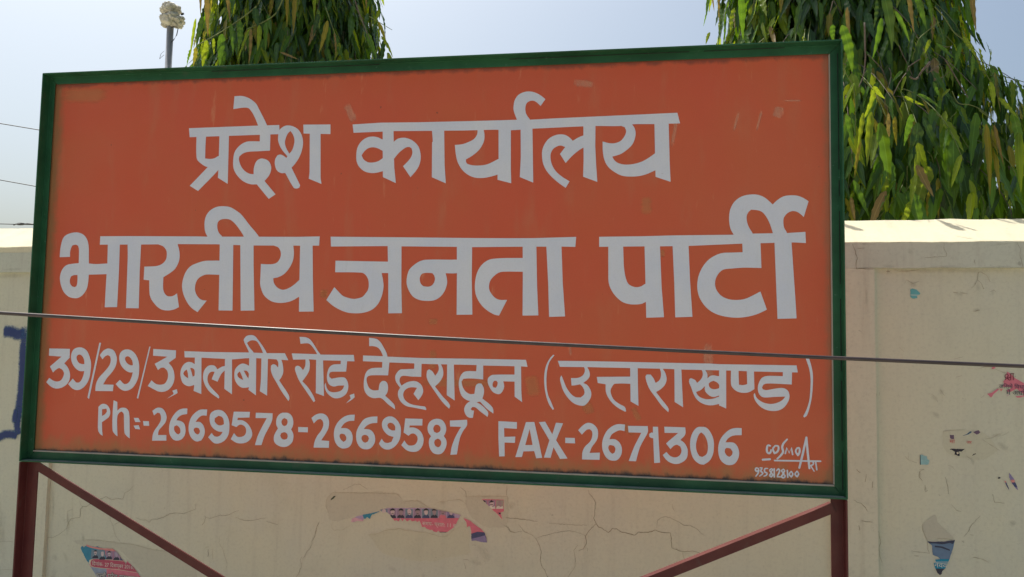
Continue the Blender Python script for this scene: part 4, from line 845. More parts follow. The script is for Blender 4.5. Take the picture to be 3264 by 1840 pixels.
def prism_x(bm, prof, x0, x1, m0=0, m1=0, z_of=None):
    """profile in (y, z); ends mitred by m0, m1 (shift in x per metre of distance from the outer edge)"""
    a = [bm.verts.new((x0+m0*d, y, z)) for y, z, d in prof]; b = [bm.verts.new((x1-m1*d, y, z)) for y, z, d in prof]
    k = len(prof)
    for i in range(k): bm.faces.new((a[i], b[i], b[(i+1) % k], a[(i+1) % k]))
    bm.faces.new(a[::-1]); bm.faces.new(b)
FD, FT = .036, .004     # flange depth, metal thickness
OX0, OX1, OZ0, OZ1 = -1.2215, 1.2265, -.6190, .6180
IX0, IX1, IZ0, IZ1 = -1.200, 1.1995, -.5900, .5905
def rail(zo, zi, name):
    bm = bmesh.new(); s = 1 if zo > zi else -1
    prof = [(-FD, zo, 0), (-FD, zo-s*FT, FT), (-FT, zo-s*FT, FT), (-FT, zi, abs(zo-zi)), (0, zi, abs(zo-zi)), (0, zo, 0)]
    prism_x(bm, prof, OX0, OX1, 1, 1)
    for v in bm.verts: v.co.z += ZC
    bmesh.ops.recalc_face_normals(bm, faces=bm.faces)
    return bmobj(name, bm, MG, sign, bevel=.0009)
def stile(xo, xi, name):
    bm = bmesh.new(); s = 1 if xo > xi else -1; e = .0006
    prof = [(-FD, xo, 0), (-FD, xo-s*FT, FT), (-FT, xo-s*FT, FT), (-FT, xi, abs(xo-xi)), (0, xi, abs(xo-xi)), (0, xo, 0)]
    a = [bm.verts.new((x, y, ZC+OZ0+d+e)) for y, x, d in prof]; b = [bm.verts.new((x, y, ZC+OZ1-d-e)) for y, x, d in prof]
    k = len(prof)
    for i in range(k): bm.faces.new((a[i], b[i], b[(i+1) % k], a[(i+1) % k]))
    bm.faces.new(a[::-1]); bm.faces.new(b); bmesh.ops.recalc_face_normals(bm, faces=bm.faces)
    return bmobj(name, bm, MG, sign, bevel=.0009)
rail(OZ1, IZ1, 'frame_rail'); rail(OZ0, IZ0, 'frame_rail'); stile(OX0, IX0, 'frame_rail'); stile(OX1, IX1, 'frame_rail')
# beige strips: sky light on the lower and right inner edges, painted in
MB_ = m_frame('lit_edge_beige', (.34, .30, .26), (.42, .36, .30), (.12, .14, .11))
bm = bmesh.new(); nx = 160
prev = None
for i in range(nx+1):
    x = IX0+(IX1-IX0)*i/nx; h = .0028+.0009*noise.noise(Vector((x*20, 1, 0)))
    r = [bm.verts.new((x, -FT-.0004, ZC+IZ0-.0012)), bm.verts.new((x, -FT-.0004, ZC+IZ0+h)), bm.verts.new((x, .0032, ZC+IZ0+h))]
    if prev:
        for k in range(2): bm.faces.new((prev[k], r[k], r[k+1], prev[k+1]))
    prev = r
bmobj('lit_edge_strip', bm, MB_, sign)
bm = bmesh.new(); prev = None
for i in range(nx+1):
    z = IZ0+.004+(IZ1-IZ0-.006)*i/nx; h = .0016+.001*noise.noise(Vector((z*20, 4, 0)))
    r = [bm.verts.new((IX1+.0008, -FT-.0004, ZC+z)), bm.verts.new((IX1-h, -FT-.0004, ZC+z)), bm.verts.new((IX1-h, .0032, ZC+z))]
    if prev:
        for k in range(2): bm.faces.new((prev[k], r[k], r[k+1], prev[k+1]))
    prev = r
bmobj('lit_edge_strip', bm, MB_, sign)
# dark open seam between the stile and the rim, broken by weld spots
MK = simple('dark_seam', (.015, .018, .015), .9)
for z0, z1 in ((-.60, -.50), (-.47, -.31), (-.285, -.09), (-.05, .15), (.19, .235), (.265, .59)):
    bm = bmesh.new(); add_box(bm, OX1-FT-.0030, OX1-FT-.0008, -FT-.0008, -FT+.001, ZC+z0, ZC+z1); bmobj('seam', bm, MK, sign)
for x0, x1 in ((.30, .82), (.86, 1.08), (-.65, -.1)):
    bm = bmesh.new(); add_box(bm, x0, x1, -FT-.0008, -FT+.001, ZC+OZ1-FT-.0032, ZC+OZ1-FT-.0010); bmobj('seam', bm, MK, sign)
# posts and braces
def post(x0, x1, outer):
    bm = bmesh.new(); zt = ZC+OZ0-.0015
    def bx(a, b, c, d): add_box(bm, a, b, c, d, -.25, zt)
    if outer < 0: prof = [(x0, -FD), (x0+.005, -FD), (x0+.005, -.005), (x1, -.005), (x1, 0), (x0, 0)]
    else: prof = [(x1, -FD), (x1, 0), (x0, 0), (x0, -.005), (x1-.005, -.005), (x1-.005, -FD)]
    lo = [bm.verts.new((a, b, -.25)) for a, b in prof]; hi = [bm.verts.new((a, b, zt)) for a, b in prof]
    for i in range(6): bm.faces.new((lo[i], lo[(i+1) % 6], hi[(i+1) % 6], hi[i]))
    bm.faces.new(lo[::-1]); bm.faces.new(hi); bmesh.ops.recalc_face_normals(bm, faces=bm.faces)
    return bmobj('post', bm, MRB, sign, bevel=.001)
post(OX0+.001, -1.179, -1); post(1.190, OX1-.001, 1)
# strip behind the posts that keeps the green of the frame
bm = bmesh.new(); add_box(bm, OX0-.003, OX0+.02, .001, .006, -.25, ZC-.30); add_box(bm, OX1-.02, OX1+.003, .001, .006, -.25, ZC-.30)
bmobj('backing_strip', bm, MG, sign)
def brace(p0, p1, w, name='brace'):
    (x0, z0), (x1, z1) = p0, p1; d = np.array([x1-x0, z1-z0]); d /= np.hypot(*d); nn = np.array([-d[1], d[0]])*w/2
    q = [(x0+nn[0], z0+nn[1]), (x1+nn[0], z1+nn[1]), (x1-nn[0], z1-nn[1]), (x0-nn[0], z0-nn[1])]
    bm = bmesh.new(); f = [bm.verts.new((a, -.0110, ZC+b)) for a, b in q]; r = [bm.verts.new((a, -.0055, ZC+b)) for a, b in q]
    for i in range(4): bm.faces.new((f[i], f[(i+1) % 4], r[(i+1) % 4], r[i]))
    bm.faces.new(f[::-1]); bm.faces.new(r)
    # upstanding leg of the angle iron
    a0, a1 = q[3], q[2]; s_ = -nn/np.hypot(*nn)*.0   # flush lower leg going back
    g_ = [bm.verts.new((a, y, ZC+b)) for a, b, y in ((a0[0], a0[1], -.0055), (a1[0], a1[1], -.0055), (a1[0], a1[1], .02), (a0[0], a0[1], .02))]
    bm.faces.new(g_)
    bmesh.ops.recalc_face_normals(bm, faces=bm.faces)
    return bmobj(name, bm, MRB, sign)
sl = (-.890+.6225)/(-.632+1.183)
brace((-1.181, -.6235-.010), (-.15, -.6235-.010+sl*1.031), .0255)
sr = (-.651+.808)/(1.187-.845)
brace((1.196, -.6465), (.15, -.6465-sr*1.046), .0250)

# ------------------------------------------------------------------ cables and wires
MCAB = simple('cable_sheath', (.050, .034, .034), .42, .2, 40, spec=.5)
pts = []
for i in range(61):
    x = -7+15*i/60; yy = -.835+.1*x; zz = 1.6242-.0385*(x+.05)+.0105*(x-.14)**2*(.32 if x < .14 else .55)
    pts.append((x, yy, zz))
cab = tube('overhead_cable', pts, .0036, MCAB, None, 12); tag(cab, 'thick dark cable running across the front of the orange sign', 'cable')
MWI = simple('thin_wire', (.05, .05, .055), .5)
def wire(a, b, k0, k1, r, label, bumps=None):
    a, b = Vector(a), Vector(b); d = b-a
    P = [a+d*(k0+(k1-k0)*i/24) + Vector((0, 0, -.06*math.sin(math.pi*i/24))) + Vector((0, 0, 0)) for i in range(25)]
    # keep the wire through a..b: lift by sag there
    f = (0-k0)/(k1-k0); lift = .06*math.sin(math.pi*f)
    P = [q+Vector((0, 0, lift)) for q in P]
    return tag(tube('wire', P, r, MWI, None, 6), label, 'wire', 'thin wires left of the sign')
wire((-5.694, 4.661, 3.734), (-5.314, 4.728, 3.678), -20, 28, .0045, 'highest thin wire sloping down behind the left edge of the sign')
wire((-5.691, 4.703, 3.167), (-5.354, 4.762, 3.113), -20, 28, .0045, 'middle thin wire sloping down behind the left edge of the sign')
w3 = wire((-2.499, 1.235, 2.163), (-2.338, 1.261, 2.161), -30, 22, .0022, 'lowest thin wire, nearly level, just above the left wall coping')
lp = [Vector((-2.395+.022*math.cos(a)*1.0, 1.25, 2.164+.004*math.sin(a))) for a in np.linspace(0, 2*math.pi, 13)]
tube('wire_knot', [Vector((-2.43, 1.245, 2.158)), Vector((-2.418, 1.245, 2.163))]+lp+[Vector((-2.36, 1.257, 2.1665)), Vector((-2.30, 1.262, 2.163))], .0030, MWI, w3, 6)

# ------------------------------------------------------------------ pole with a bag tied on top
MPOLE = simple('grey_pipe', (.30, .31, .34), .45, .08, 20)
MBAG = simple('dirty_white_bag', (.60, .56, .47), .8, .18, 14, bs=.4)
pole = empty('wrapped_pole', (-2.846, 3.09, 0))
tag(pole, 'grey pipe with a crumpled dirty white bag tied over its top, left of the trees', 'pole')
tube('pipe', [(.0, 0, -.3), (.004, 0, 2.5), (.012, -.006, 4.06)], .0245, MPOLE, pole, 16)
def lump(c, rx, rz, seed, ry=None):
    bm = bmesh.new(); bmesh.ops.create_icosphere(bm, subdivisions=5, radius=1)
    rl = random.Random(seed); planes = [(Vector((rl.gauss(0, 1), rl.gauss(0, 1), rl.gauss(0, .9))).normalized(), rl.uniform(-.5, .5), rl.uniform(.05, .13)) for _ in range(16)]
    for v in bm.verts:
        p_ = v.co.copy(); k = 1.0
        for nn, d, a in planes: k -= a*math.exp(-((p_.dot(nn)-d)/.07)**2)
        k += .22*noise.noise(p_*1.7+Vector((seed, 0, 0)))+.10*noise.noise(p_*4.5+Vector((seed, 3, 0)))
        v.co = Vector((c[0]+p_.x*k*rx, c[1]+p_.y*k*(ry or rx), c[2]+p_.z*k*rz))
    return bm
for nm, a in (('bag', ((.036, -.01, 3.998), .082, .062, 11)), ('bag_fold', ((.012, -.012, 4.085), .078, .046, 23)), ('bag_neck', ((-.028, -.006, 4.005), .046, .055, 31))):
    bmobj(nm, lump(*a), MBAG, pole, smooth=True)
tube('bag_tie', [(.026, -.02, 3.945), (.07, -.02, 3.941), (.085, -.02, 3.93), (.075, -.018, 3.88), (.05, -.015, 3.845), (.022, -.012, 3.82)], .0035, MWI, pole, 6)
tube('bag_tie', [(-.02, -.02, 3.76), (-.045, -.02, 3.74), (-.055, -.02, 3.70), (-.04, -.02, 3.715), (-.02, -.02, 3.73)], .0016, MWI, pole, 5)
tube('bag_toggle', [(.105, -.02, 4.035), (.125, -.02, 4.043)], .0075, MK, pole, 8)

# ------------------------------------------------------------------ trees
def leaf_mat(name, c1, c2, trans, tw):
    m, t, p = nt(name); v = coords(t)
    isl = N(t, 'ShaderNodeNewGeometry').outputs['Random Per Island']; oi = N(t, 'ShaderNodeObjectInfo').outputs['Random']
    rn = mathn(t, 'FRACT', mathn(t, 'ADD', isl, oi), 0)
    c = mix(t, rn, c1, c2)
    uv = N(t, 'ShaderNodeUVMap'); s = N(t, 'ShaderNodeSeparateXYZ'); t.links.new(uv.outputs[0], s.inputs[0])
    mid = mathn(t, 'ABSOLUTE', mathn(t, 'SUBTRACT', s.outputs[0], .5), 0)
    rib = ramp(t, mid, .055, .02)
    ve = N(t, 'ShaderNodeTexWave'); ve.inputs['Scale'].default_value = 9; ve.inputs['Distortion'].default_value = 1.5
    cmb = N(t, 'ShaderNodeCombineXYZ'); t.links.new(mathn(t, 'ADD', s.outputs[1], mathn(t, 'MULTIPLY', mid, -.35)), cmb.inputs[0]); t.links.new(cmb.outputs[0], ve.inputs[0])
    c = mix(t, mathn(t, 'MULTIPLY', ramp(t, ve.outputs['Fac'], .75, 1.0), .18), c, tuple(min(1, x*1.9) for x in c2))
    c = mix(t, mathn(t, 'MULTIPLY', rib, .6), c, tuple(min(1, x*2.2+.03) for x in c2))
    t.links.new(c, p.inputs['Base Color']); p.inputs['Roughness'].default_value = .28; p.inputs['Specular IOR Level'].default_value = .40
    tl = N(t, 'ShaderNodeBsdfTranslucent'); tc_ = mix(t, rn, trans, tuple(x*.7 for x in trans)); t.links.new(tc_, tl.inputs[0])
    mx = N(t, 'ShaderNodeMixShader'); mx.inputs[0].default_value = tw
    t.links.new(p.outputs[0], mx.inputs[1]); t.links.new(tl.outputs[0], mx.inputs[2]); t.links.new(mx.outputs[0], t.nodes['Material Output'].inputs[0])
    return m
LM = [leaf_mat('leaf_dark', (.017, .048, .011), (.034, .090, .016), (.16, .27, .010), .20),
      leaf_mat('leaf_mid', (.042, .110, .013), (.078, .165, .020), (.26, .48, .015), .38),
      leaf_mat('leaf_fresh', (.12, .20, .016), (.19, .27, .022), (.54, .66, .02), .5),
      leaf_mat('leaf_yellow', (.20, .19, .022), (.27, .22, .03), (.58, .50, .04), .45),
      leaf_mat('leaf_bronze', (.19, .14, .045), (.25, .18, .06), (.42, .31, .05), .32)]
MBARK = simple('grey_bark', (.15, .115, .09), .9, .3, 25, bs=.6)
MTWIG = simple('brown_twig', (.15, .115, .085), .8, .25, 30)
MTWG = simple('green_twig', (.16, .20, .05), .7, .2, 30)
def leaf_arrays(seed, wr, NS=12):
    """unit leaf hanging from the origin along -Z, blade facing -Y"""
    rl = random.Random(seed); V, UV = [], []
    ph1, ph2 = rl.uniform(0, 6), rl.uniform(0, 6); fr = rl.uniform(8., 11.)*math.pi; am = rl.uniform(.2, .42); bend = rl.uniform(-.10, .12); sd = rl.uniform(-.05, .05); fold = rl.uniform(.15, .5)
    for i in range(NS+1):
        t = i/NS; w = wr*.5*(min(1, (t+.006)/.16)**.55)*(min(1, (1-t)/.55)**.8)*.95 if t < 1 else 0.0
        cx = sd*math.sin(t*3); cy = bend*t*t
        for k in (-1, 0, 1):
            ww = w*(1+.11*math.sin(fr*t+ph1*k+1.2)) if k else 0
            V.append((cx+k*ww, cy-(fold*w if k else 0)+(am*w*.55*math.sin(fr*t+(ph1 if k < 0 else ph2)) if k else 0), -t)); UV.append((.5+.5*k, t))
    F = [(i*3+k, (i+1)*3+k, (i+1)*3+k+1, i*3+k+1) for i in range(NS) for k in (0, 1)]
    return np.array(V), np.array(UV), np.array(F)
LV = [leaf_arrays(s, w) for s, w in enumerate((.19, .21, .17, .23, .18, .20, .16, .22))]
LVF = [leaf_arrays(s, w, 26) for s, w in enumerate((.19, .21, .17, .23, .18, .20, .16, .22))]
LMESH = {}
def leaf_mesh(v, m_):
    if (v, m_) in LMESH: return LMESH[(v, m_)]
    V, UV, F = LVF[v]; me = bpy.data.meshes.new('leaf'); me.from_pydata(V.tolist(), [], F.tolist())
    uvl = me.uv_layers.new(name='UVMap'); li = np.empty(len(me.loops), np.int32); me.loops.foreach_get('vertex_index', li)
    uvl.data.foreach_set('uv', UV[li].astype(np.float32).ravel())
    for p_ in me.polygons: p_.use_smooth = True
    me.materials.append(LM[m_]); me.update(); LMESH[(v, m_)] = me
    return me
def leaf_matrix(base, tip, nrm, wk=1.0):
    z = (base-tip); L = z.length; z = z/L; y = -(nrm-z*nrm.dot(z))
    if y.length < 1e-3: y = Vector((0, -1, 0))-z*z.y*-1
    y.normalize(); x = y.cross(z)
    m_ = Matrix((x*L*wk, y*L, z*L)).transposed().to_4x4(); m_.translation = base
    return m_
def build_foliage(name, items, parent):
    V, UV, F, MI = [], [], [], []; off = 0
    for mtx, v, mi in items:
        v0, u0, f0 = LV[v]; A = np.array(mtx); V.append(v0@A[:3, :3].T+A[:3, 3]); UV.append(u0); F.append(f0+off); MI.append(np.full(len(f0), mi)); off += len(v0)
    V = np.concatenate(V); UV = np.concatenate(UV); F = np.concatenate(F); MI = np.concatenate(MI).astype(np.int32)
    me = bpy.data.meshes.new(name); me.vertices.add(len(V)); me.vertices.foreach_set('co', V.astype(np.float32).ravel())
    me.loops.add(F.size); me.loops.foreach_set('vertex_index', F.astype(np.int32).ravel())
    me.polygons.add(len(F)); me.polygons.foreach_set('loop_start', np.arange(0, F.size, 4, dtype=np.int32)); me.polygons.foreach_set('loop_total', np.full(len(F), 4, np.int32))
    me.polygons.foreach_set('material_index', MI); me.polygons.foreach_set('use_smooth', np.ones(len(F), bool))
    me.update(calc_edges=True); me.validate()
    uvl = me.uv_layers.new(name='UVMap'); uvl.data.foreach_set('uv', UV[F.ravel()].astype(np.float32).ravel())
    for m_ in LM: me.materials.append(m_)
    o = bpy.data.objects.new(name, me); C.objects.link(o); o.parent = parent; o['kind'] = 'stuff'
    return o
def pick_mat(rl, out, weights):
    return rl.choices(range(5), weights)[0]
def interp(prof, z):
    if z <= prof[0][0]: return prof[0][1]
    for (z0, r0), (z1, r1) in zip(prof, prof[1:]):
        if z <= z1: return r0+(r1-r0)*(z-z0)/(z1-z0)
    return prof[-1][1]
def in_view(p_, m_=.05):
    d = p_-CAM; dz = d.dot(fwd)
    if dz <= 0: return None
    x = d.dot(rg2)/dz*2534+1632; y = 920-d.dot(up2)/dz*2534
    return x, y
def ashoka(label, cx, cy, prof, n_out, n_in, ll, seed, front, heroes, twigs, vis):
    tr = empty('ashoka_tree', (cx, cy, 0)); tag(tr, label, 'tree', 'drooping ashoka trees behind the wall')
    rl = random.Random(seed); ctr = Vector((cx, cy, 0)); toc = Vector((CAM.x-cx, CAM.y-cy, 0)).normalized(); a0 = math.atan2(toc.y, toc.x)
    ztop = prof[-1][0]
    tube('trunk', [(0, 0, -.3), (.01, .01, 1.5), (-.02, .0, 3.0), (.01, .02, 4.5), (0, 0, ztop-.2)], [.10, .085, .07, .05, .02], MBARK, tr, 10)
    items = []
    for k in range(26):                                # drooping limbs
        an = rl.uniform(0, 2*math.pi); z = rl.uniform(prof[0][0]+.4, ztop-.3); R = interp(prof, z-.4)
        d = Vector((math.cos(an), math.sin(an), 0))
        P = [d*.03+Vector((0, 0, z)), d*R*.3+Vector((0, 0, z-.02)), d*R*.62+Vector((rl.uniform(-.04, .04), 0, z-.18)), d*R*.82+Vector((0, rl.uniform(-.04, .04), z-.42)), d*R*.9+Vector((0, 0, z-.72))]
        tube('branch', P, [.014, .011, .008, .005, .003], MBARK, tr, 6)
    cand = []
    def score_of(base, d, rr):
        s = in_view(Vector((cx, cy, 0))+base)
        return rr + (0.6 if d.dot(toc) > .1 else -1) + (1 if (s and vis[0] < s[0] < vis[1] and -120 < s[1] < vis[2]) else -1)
    for i in range(n_in):                              # inner leaves that close the crown
        an = a0+rl.gauss(0, 1.0) if rl.random() < front else rl.uniform(0, 2*math.pi)
        z = rl.uniform(prof[0][0]+.1, ztop); R = interp(prof, z); r = R*rl.uniform(.25, .90)**.8
        d = Vector((math.cos(an), math.sin(an), 0)); base = d*r+Vector((0, 0, z)); L = ll*rl.uniform(.7, 1.2)
        tip = base+(Vector((0, 0, -1))+Vector((rl.gauss(0, .2), rl.gauss(0, .2), 0))).normalized()*L
        ang = rl.gauss(0, .8); nrm = Vector((d.x*math.cos(ang)-d.y*math.sin(ang), d.x*math.sin(ang)+d.y*math.cos(ang), rl.gauss(.1, .2)))
        cand.append((score_of(base, d, r/R)-1.5, leaf_matrix(base, tip, nrm, rl.uniform(1.2, 1.7)), rl.randrange(8), rl.choices(range(5), (70, 26, 4, 0, 0))[0]))
    nt_ = 0
    for i in range(n_out//11):                         # drooping sprays: a shoot with leaves hanging from both sides
        an = a0+rl.gauss(0, .95) if rl.random() < front else rl.uniform(0, 2*math.pi)
        z = rl.uniform(prof[0][0]+.25, ztop); d = Vector((math.cos(an), math.sin(an), 0)); sd = Vector((-d.y, d.x, 0))
        wob = 1+.13*noise.noise(Vector((an*1.7, z*2.4, seed)))
        R1 = interp(prof, z)*wob; H = rl.uniform(.22, .55); R2 = interp(prof, z-H)*wob
        side = rl.gauss(0, .16)
        P = [d*R1*.62+Vector((0, 0, z+.04)), d*R1*.84+sd*side*.3+Vector((0, 0, z+.02)), d*(R1*.5+R2*.48)+sd*side*.7+Vector((0, 0, z-H*.45)), d*R2*rl.uniform(.88, 1.0)+sd*side+Vector((0, 0, z-H))]
        Q = smooth3(P); fresh = rl.random(); nl = rl.randint(8, 13)
        if d.dot(toc) > .25 and nt_ < 90 and vis[0] < (in_view(Vector((cx, cy, 0))+P[2]) or (0, 0))[0] < vis[1] and z < vis[3]:
            nt_ += 1; tube('twig', Q, [.0028-.0018*k/(len(Q)-1) for k in range(len(Q))], MTWG if rl.random() < .6 else MTWIG, tr, 5)
        for j in range(nl):
            f = (j+rl.random()*.6)/nl*(len(Q)-1); k = min(int(f), len(Q)-2); base = Q[k].lerp(Q[k+1], f-k)
            sg = 1 if j % 2 else -1
            out = sd*sg*rl.uniform(.05, .42)+d*rl.uniform(-.05, .30)+Vector((rl.gauss(0, .06), rl.gauss(0, .06), 0))
            L = ll*rl.uniform(.55, 1.1)*(.75+.25*math.sin(math.pi*j/nl))
            tip = base+(Vector((0, 0, -1))+out).normalized()*L
            ang = sg*rl.uniform(-.2, .9)+rl.gauss(0, .3); nrm = Vector((d.x*math.cos(ang)-d.y*math.sin(ang), d.x*math.sin(ang)+d.y*math.cos(ang), rl.uniform(-.05, .5)))
            w_ = (34, 44, 16, 2, 1) if fresh > .22 else (8, 36, 44, 9, 3)
            cand.append((score_of(base, d, base.xy.length/max(.1, interp(prof, base.z))), leaf_matrix(base, tip, nrm, rl.uniform(.8, 1.15)), rl.randrange(8), rl.choices(range(5), w_)[0]))
    for (bx, by), (tx, ty), depth, wk, mi in heroes:   # single leaves that stand out
        def ray(px, py):
            d = fwd+rg2*((px-1632)/2534)+up2*((920-py)/2534); return CAM+d*depth-ctr
        b_, t_ = ray(bx, by), ray(tx, ty)
        cand.append((9, leaf_matrix(b_, t_, Vector((-d_.x if False else toc.x, toc.y, .15))+Vector((rl.gauss(0, .3), rl.gauss(0, .3), 0)), wk*(.62 if mi == 4 else .8)), rl.randrange(8), mi))
    cand.sort(key=lambda q: -q[0])
    for s, mtx, v, mi in cand[:300]:
        o = bpy.data.objects.new('leaf', leaf_mesh(v, mi)); C.objects.link(o); o.parent = tr; o.matrix_local = mtx
    build_foliage('foliage', [(m_, v, mi) for s, m_, v, mi in cand[300:]], tr)
    for pts_, depth, r0, r1, mt in twigs:
        P = []
        for px, py in pts_:
            d = fwd+rg2*((px-1632)/2534)+up2*((920-py)/2534); P.append(CAM+d*depth-ctr)
        n_ = len(P); P2 = smooth3(P)
        tube('twig', P2, [.6*(r0+(r1-r0)*i/(len(P2)-1)) for i in range(len(P2))], mt, tr, 6)
    return tr
def smooth3(P):
    out = []
    for i in range(len(P)-1):
        p0, p1, p2, p3 = P[max(i-1, 0)], P[i], P[i+1], P[min(i+2, len(P)-1)]
        for j in range(4):
            s = j/4
            out.append(.5*((2*p1)+(p2-p0)*s+(2*p0-5*p1+4*p2-p3)*s*s+(-p0+3*p1-3*p2+p3)*s**3))
    out.append(P[-1]); return out
d_ = Vector((0, 0, 0))
def tl(ox, oy, sc_, s): return [(ox+a/sc_, oy+b/sc_) for a, b in parse(s)]
RT1 = (2640, 0, 4.128); RT2 = (2640, 350, 4.128); LT = (450, 0, 2.862)
tw_r = [(tl(*RT1, s), d, a, b, m_) for s, d, a, b, m_ in (
    ("480,300 485,620 490,760 470,960 440,1060 400,1150", 3.36, .007, .003, MTWIG), ("1400,90 1500,200 1590,330 1665,440 1790,540 1930,730 2030,900 2140,1080", 3.30, .004, .0022, MTWG),
    ("1540,790 1620,920 1700,1060 1780,1190 1840,1290", 3.26, .005, .003, MTWIG), ("1220,770 1060,880 1040,940 960,1050 900,1160 850,1270", 3.26, .004, .0025, MTWIG),
    ("1630,1200 1680,1320 1740,1370 1860,1380 2000,1440 2150,1560 2200,1640", 3.22, .0035, .002, MTWG), ("460,1050 590,1190 720,1340 820,1445 900,1600", 3.25, .003, .002, MTWG),
    ("520,720 700,900 750,1020 800,1120", 3.34, .003, .0015, MTWIG), ("1460,290 1280,430 1190,520 1140,660 1100,800", 3.3, .003, .0018, MTWG),
    ("930,600 980,720 1050,860 1110,1000", 3.36, .0028, .0016, MTWIG), ("185,900 270,1030 330,1150 360,1445 350,1750 290,2200 240,2600", 3.22, .0022, .0016, MTWG),
    ("1070,1010 1160,1040 1240,930 1340,820", 3.26, .006, .009, MTWIG), ("1340,820 1300,960 1480,840", 3.28, .005, .002, MTWIG), ("100,590 115,720 160,810 240,855", 3.0, .002, .0015, MTWIG), ("60,20 40,100 10,200", 3.2, .004, .002, MTWIG),
    ("1470,1030 1540,990 1600,940", 3.26, .002, .0012, MTWIG), ("1450,590 1560,620 1640,600", 3.3, .0025, .0012, MTWIG))]
tw_r += [(tl(*RT2, s), 3.2, a, b, MTWG) for s, a, b in (("1390,35 1520,130 1600,180 1680,245", .0035, .0025), ("1730,310 1800,430 1865,520", .003, .0018), ("1300,540 1370,640 1400,850 1390,950 1420,1060", .003, .002),
    ("1040,740 1030,1000 980,1250 900,1440", .003, .002), ("1980,0 2110,100 2200,170", .003, .002), ("1370,700 1290,850 1270,1000", .0016, .001), ("1690,30 1610,110 1570,170", .0022, .0014))]
hr = [((2640+a/4.128, 350+b/4.128), (2640+c/4.128, 350+d/4.128), dd, wk, mi) for a, b, c, d, dd, wk, mi in (
    (790, 40, 800, 600, 3.16, .85, 4), (2080, 190, 2140, 1150, 3.14, .62, 3), (2180, 200, 2300, 740, 3.13, .75, 4), (2150, 260, 2240, 1140, 3.16, .6, 3), (1350, 960, 1290, 1500, 3.17, 1.0, 3), (1440, 900, 1440, 1440, 3.2, .7, 3),
    (430, 420, 345, 900, 3.17, .7, 3), (570, 30, 520, 760, 3.15, .9, 2), (1540, 200, 1590, 1060, 3.14, 1.15, 1), (1240, 90, 1480, 720, 3.16, 1.2, 0), (680, 170, 800, 1050, 3.15, 1.2, 1), (1950, 40, 1860, 760, 3.15, 1.1, 1), (1330, 750, 1170, 1440, 3.16, 1.5, 2),
    (1100, 60, 1000, 480, 3.14, 1.2, 1), (330, 930, 520, 1440, 3.17, 1.2, 1), (300, 1150, 360, 1500, 3.16, 1.1, 4), (880, 90, 900, 480, 3.16, 1.0, 3), (1180, 170, 1120, 1000, 3.17, 1.1, 0), (240, 60, 330, 480, 3.16, 1.2, 1), (460, 40, 380, 520, 3.15, .9, 2), (1640, 400, 1680, 1300, 3.19, 1.1, 1), (2500, 300, 2540, 1100, 3.1, .9, 2), (2420, 20, 2540, 700, 3.1, 1.0, 1))]
hr += [((2640+a/4.128, b/4.128), (2640+c/4.128, d/4.128), dd, wk, mi) for a, b, c, d, dd, wk, mi in (
    (720, -120, 860, 660, 3.3, 1.2, 0), (1060, -80, 1130, 430, 3.3, .9, 4), (250, 100, 290, 590, 3.24, .85, 4), (700, 240, 590, 770, 3.3, 1.0, 1), (880, 150, 1085, 560, 3.3, .9, 1), (1150, -100, 1300, 400, 3.3, .9, 1), (1870, -200, 1950, 420, 3.28, .8, 4), (180, 330, 310, 960, 3.22, 1.2, 1),
    (1310, -60, 1370, 350, 3.3, .8, 1), (640, 0, 600, 380, 3.3, .8, 0), (1230, 500, 1130, 980, 3.27, 1.3, 0), (1340, 520, 1270, 710, 3.22, 1.4, 2), (1420, 570, 1660, 800, 3.22, 1.1, 1), (1780, 490, 1930, 720, 3.2, 1.3, 2), (1740, 570, 1650, 900, 3.2, 1.2, 1), (1900, 740, 1880, 1040, 3.18, 1.2, 1), (2130, 1080, 2180, 1420, 3.1, 1.5, 2), (600, 1140, 750, 1300, 3.2, 1.5, 2), (1600, 1170, 1480, 1290, 3.2, 1.4, 2), (2240, 1290, 2500, 1560, 3.08, 1.1, 2), (990, 1270, 1280, 1390, 3.2, .8, 2), (1180, 1240, 1500, 1420, 3.18, 1.0, 1),
    (980, 930, 840, 1080, 3.2, 1.6, 1), (1020, 1000, 950, 1230, 3.2, 1.1, 2), (1150, 1180, 1120, 1400, 3.2, 1.4, 0), (1380, 1080, 1470, 1300, 3.2, 1.4, 1), (600, 1180, 470, 1600, 3.2, 1.1, 2))]
hr += [((2200+a/2.421, b/2.421), (2200+c/2.421, d/2.421), dd, wk, mi) for a, b, c, d, dd, wk, mi in ((215, -160, 215, 165, 3.45, .6, 4), (160, -60, 185, 90, 3.45, .7, 4), (390, -40, 410, 310, 3.4, 1.1, 1), (340, 60, 310, 260, 3.4, 1.1, 2), (850, 20, 790, 300, 3.4, 1.2, 0), (1100, 190, 1110, 330, 3.35, 1.6, 1), (150, 250, 120, 345, 3.45, 1.8, 2))]
ashoka('broad drooping ashoka tree behind the wall to the right of the sign', 1.712, 2.128,
       [(2.02, 1.10), (2.5, 1.07), (2.66, 1.0), (2.80, .82), (2.95, .67), (3.15, .60), (3.5, .565), (4.2, .55), (5.2, .50), (6.4, .35), (7.0, .1)], 15500, 8000, .188, 4, .62, hr, tw_r, (2200, 3400, 760, 3.9))
tw_l = [(tl(*LT, s), d, a, b, m_) for s, d, a, b, m_ in (("520,410 700,310 900,180 1050,60 1080,0", 4.72, .005, .007, MTWG), ("960,270 1130,195 1230,120 1290,0 1310,-80", 4.75, .004, .008, MTWG),
    ("1950,-60 1950,0 2000,150 2060,300 2140,470", 4.8, .007, .004, MTWIG), ("2080,150 2290,275", 4.85, .005, .002, MTWG), ("1680,60 1750,260 1780,330", 4.85, .005, .003, MTWG))]
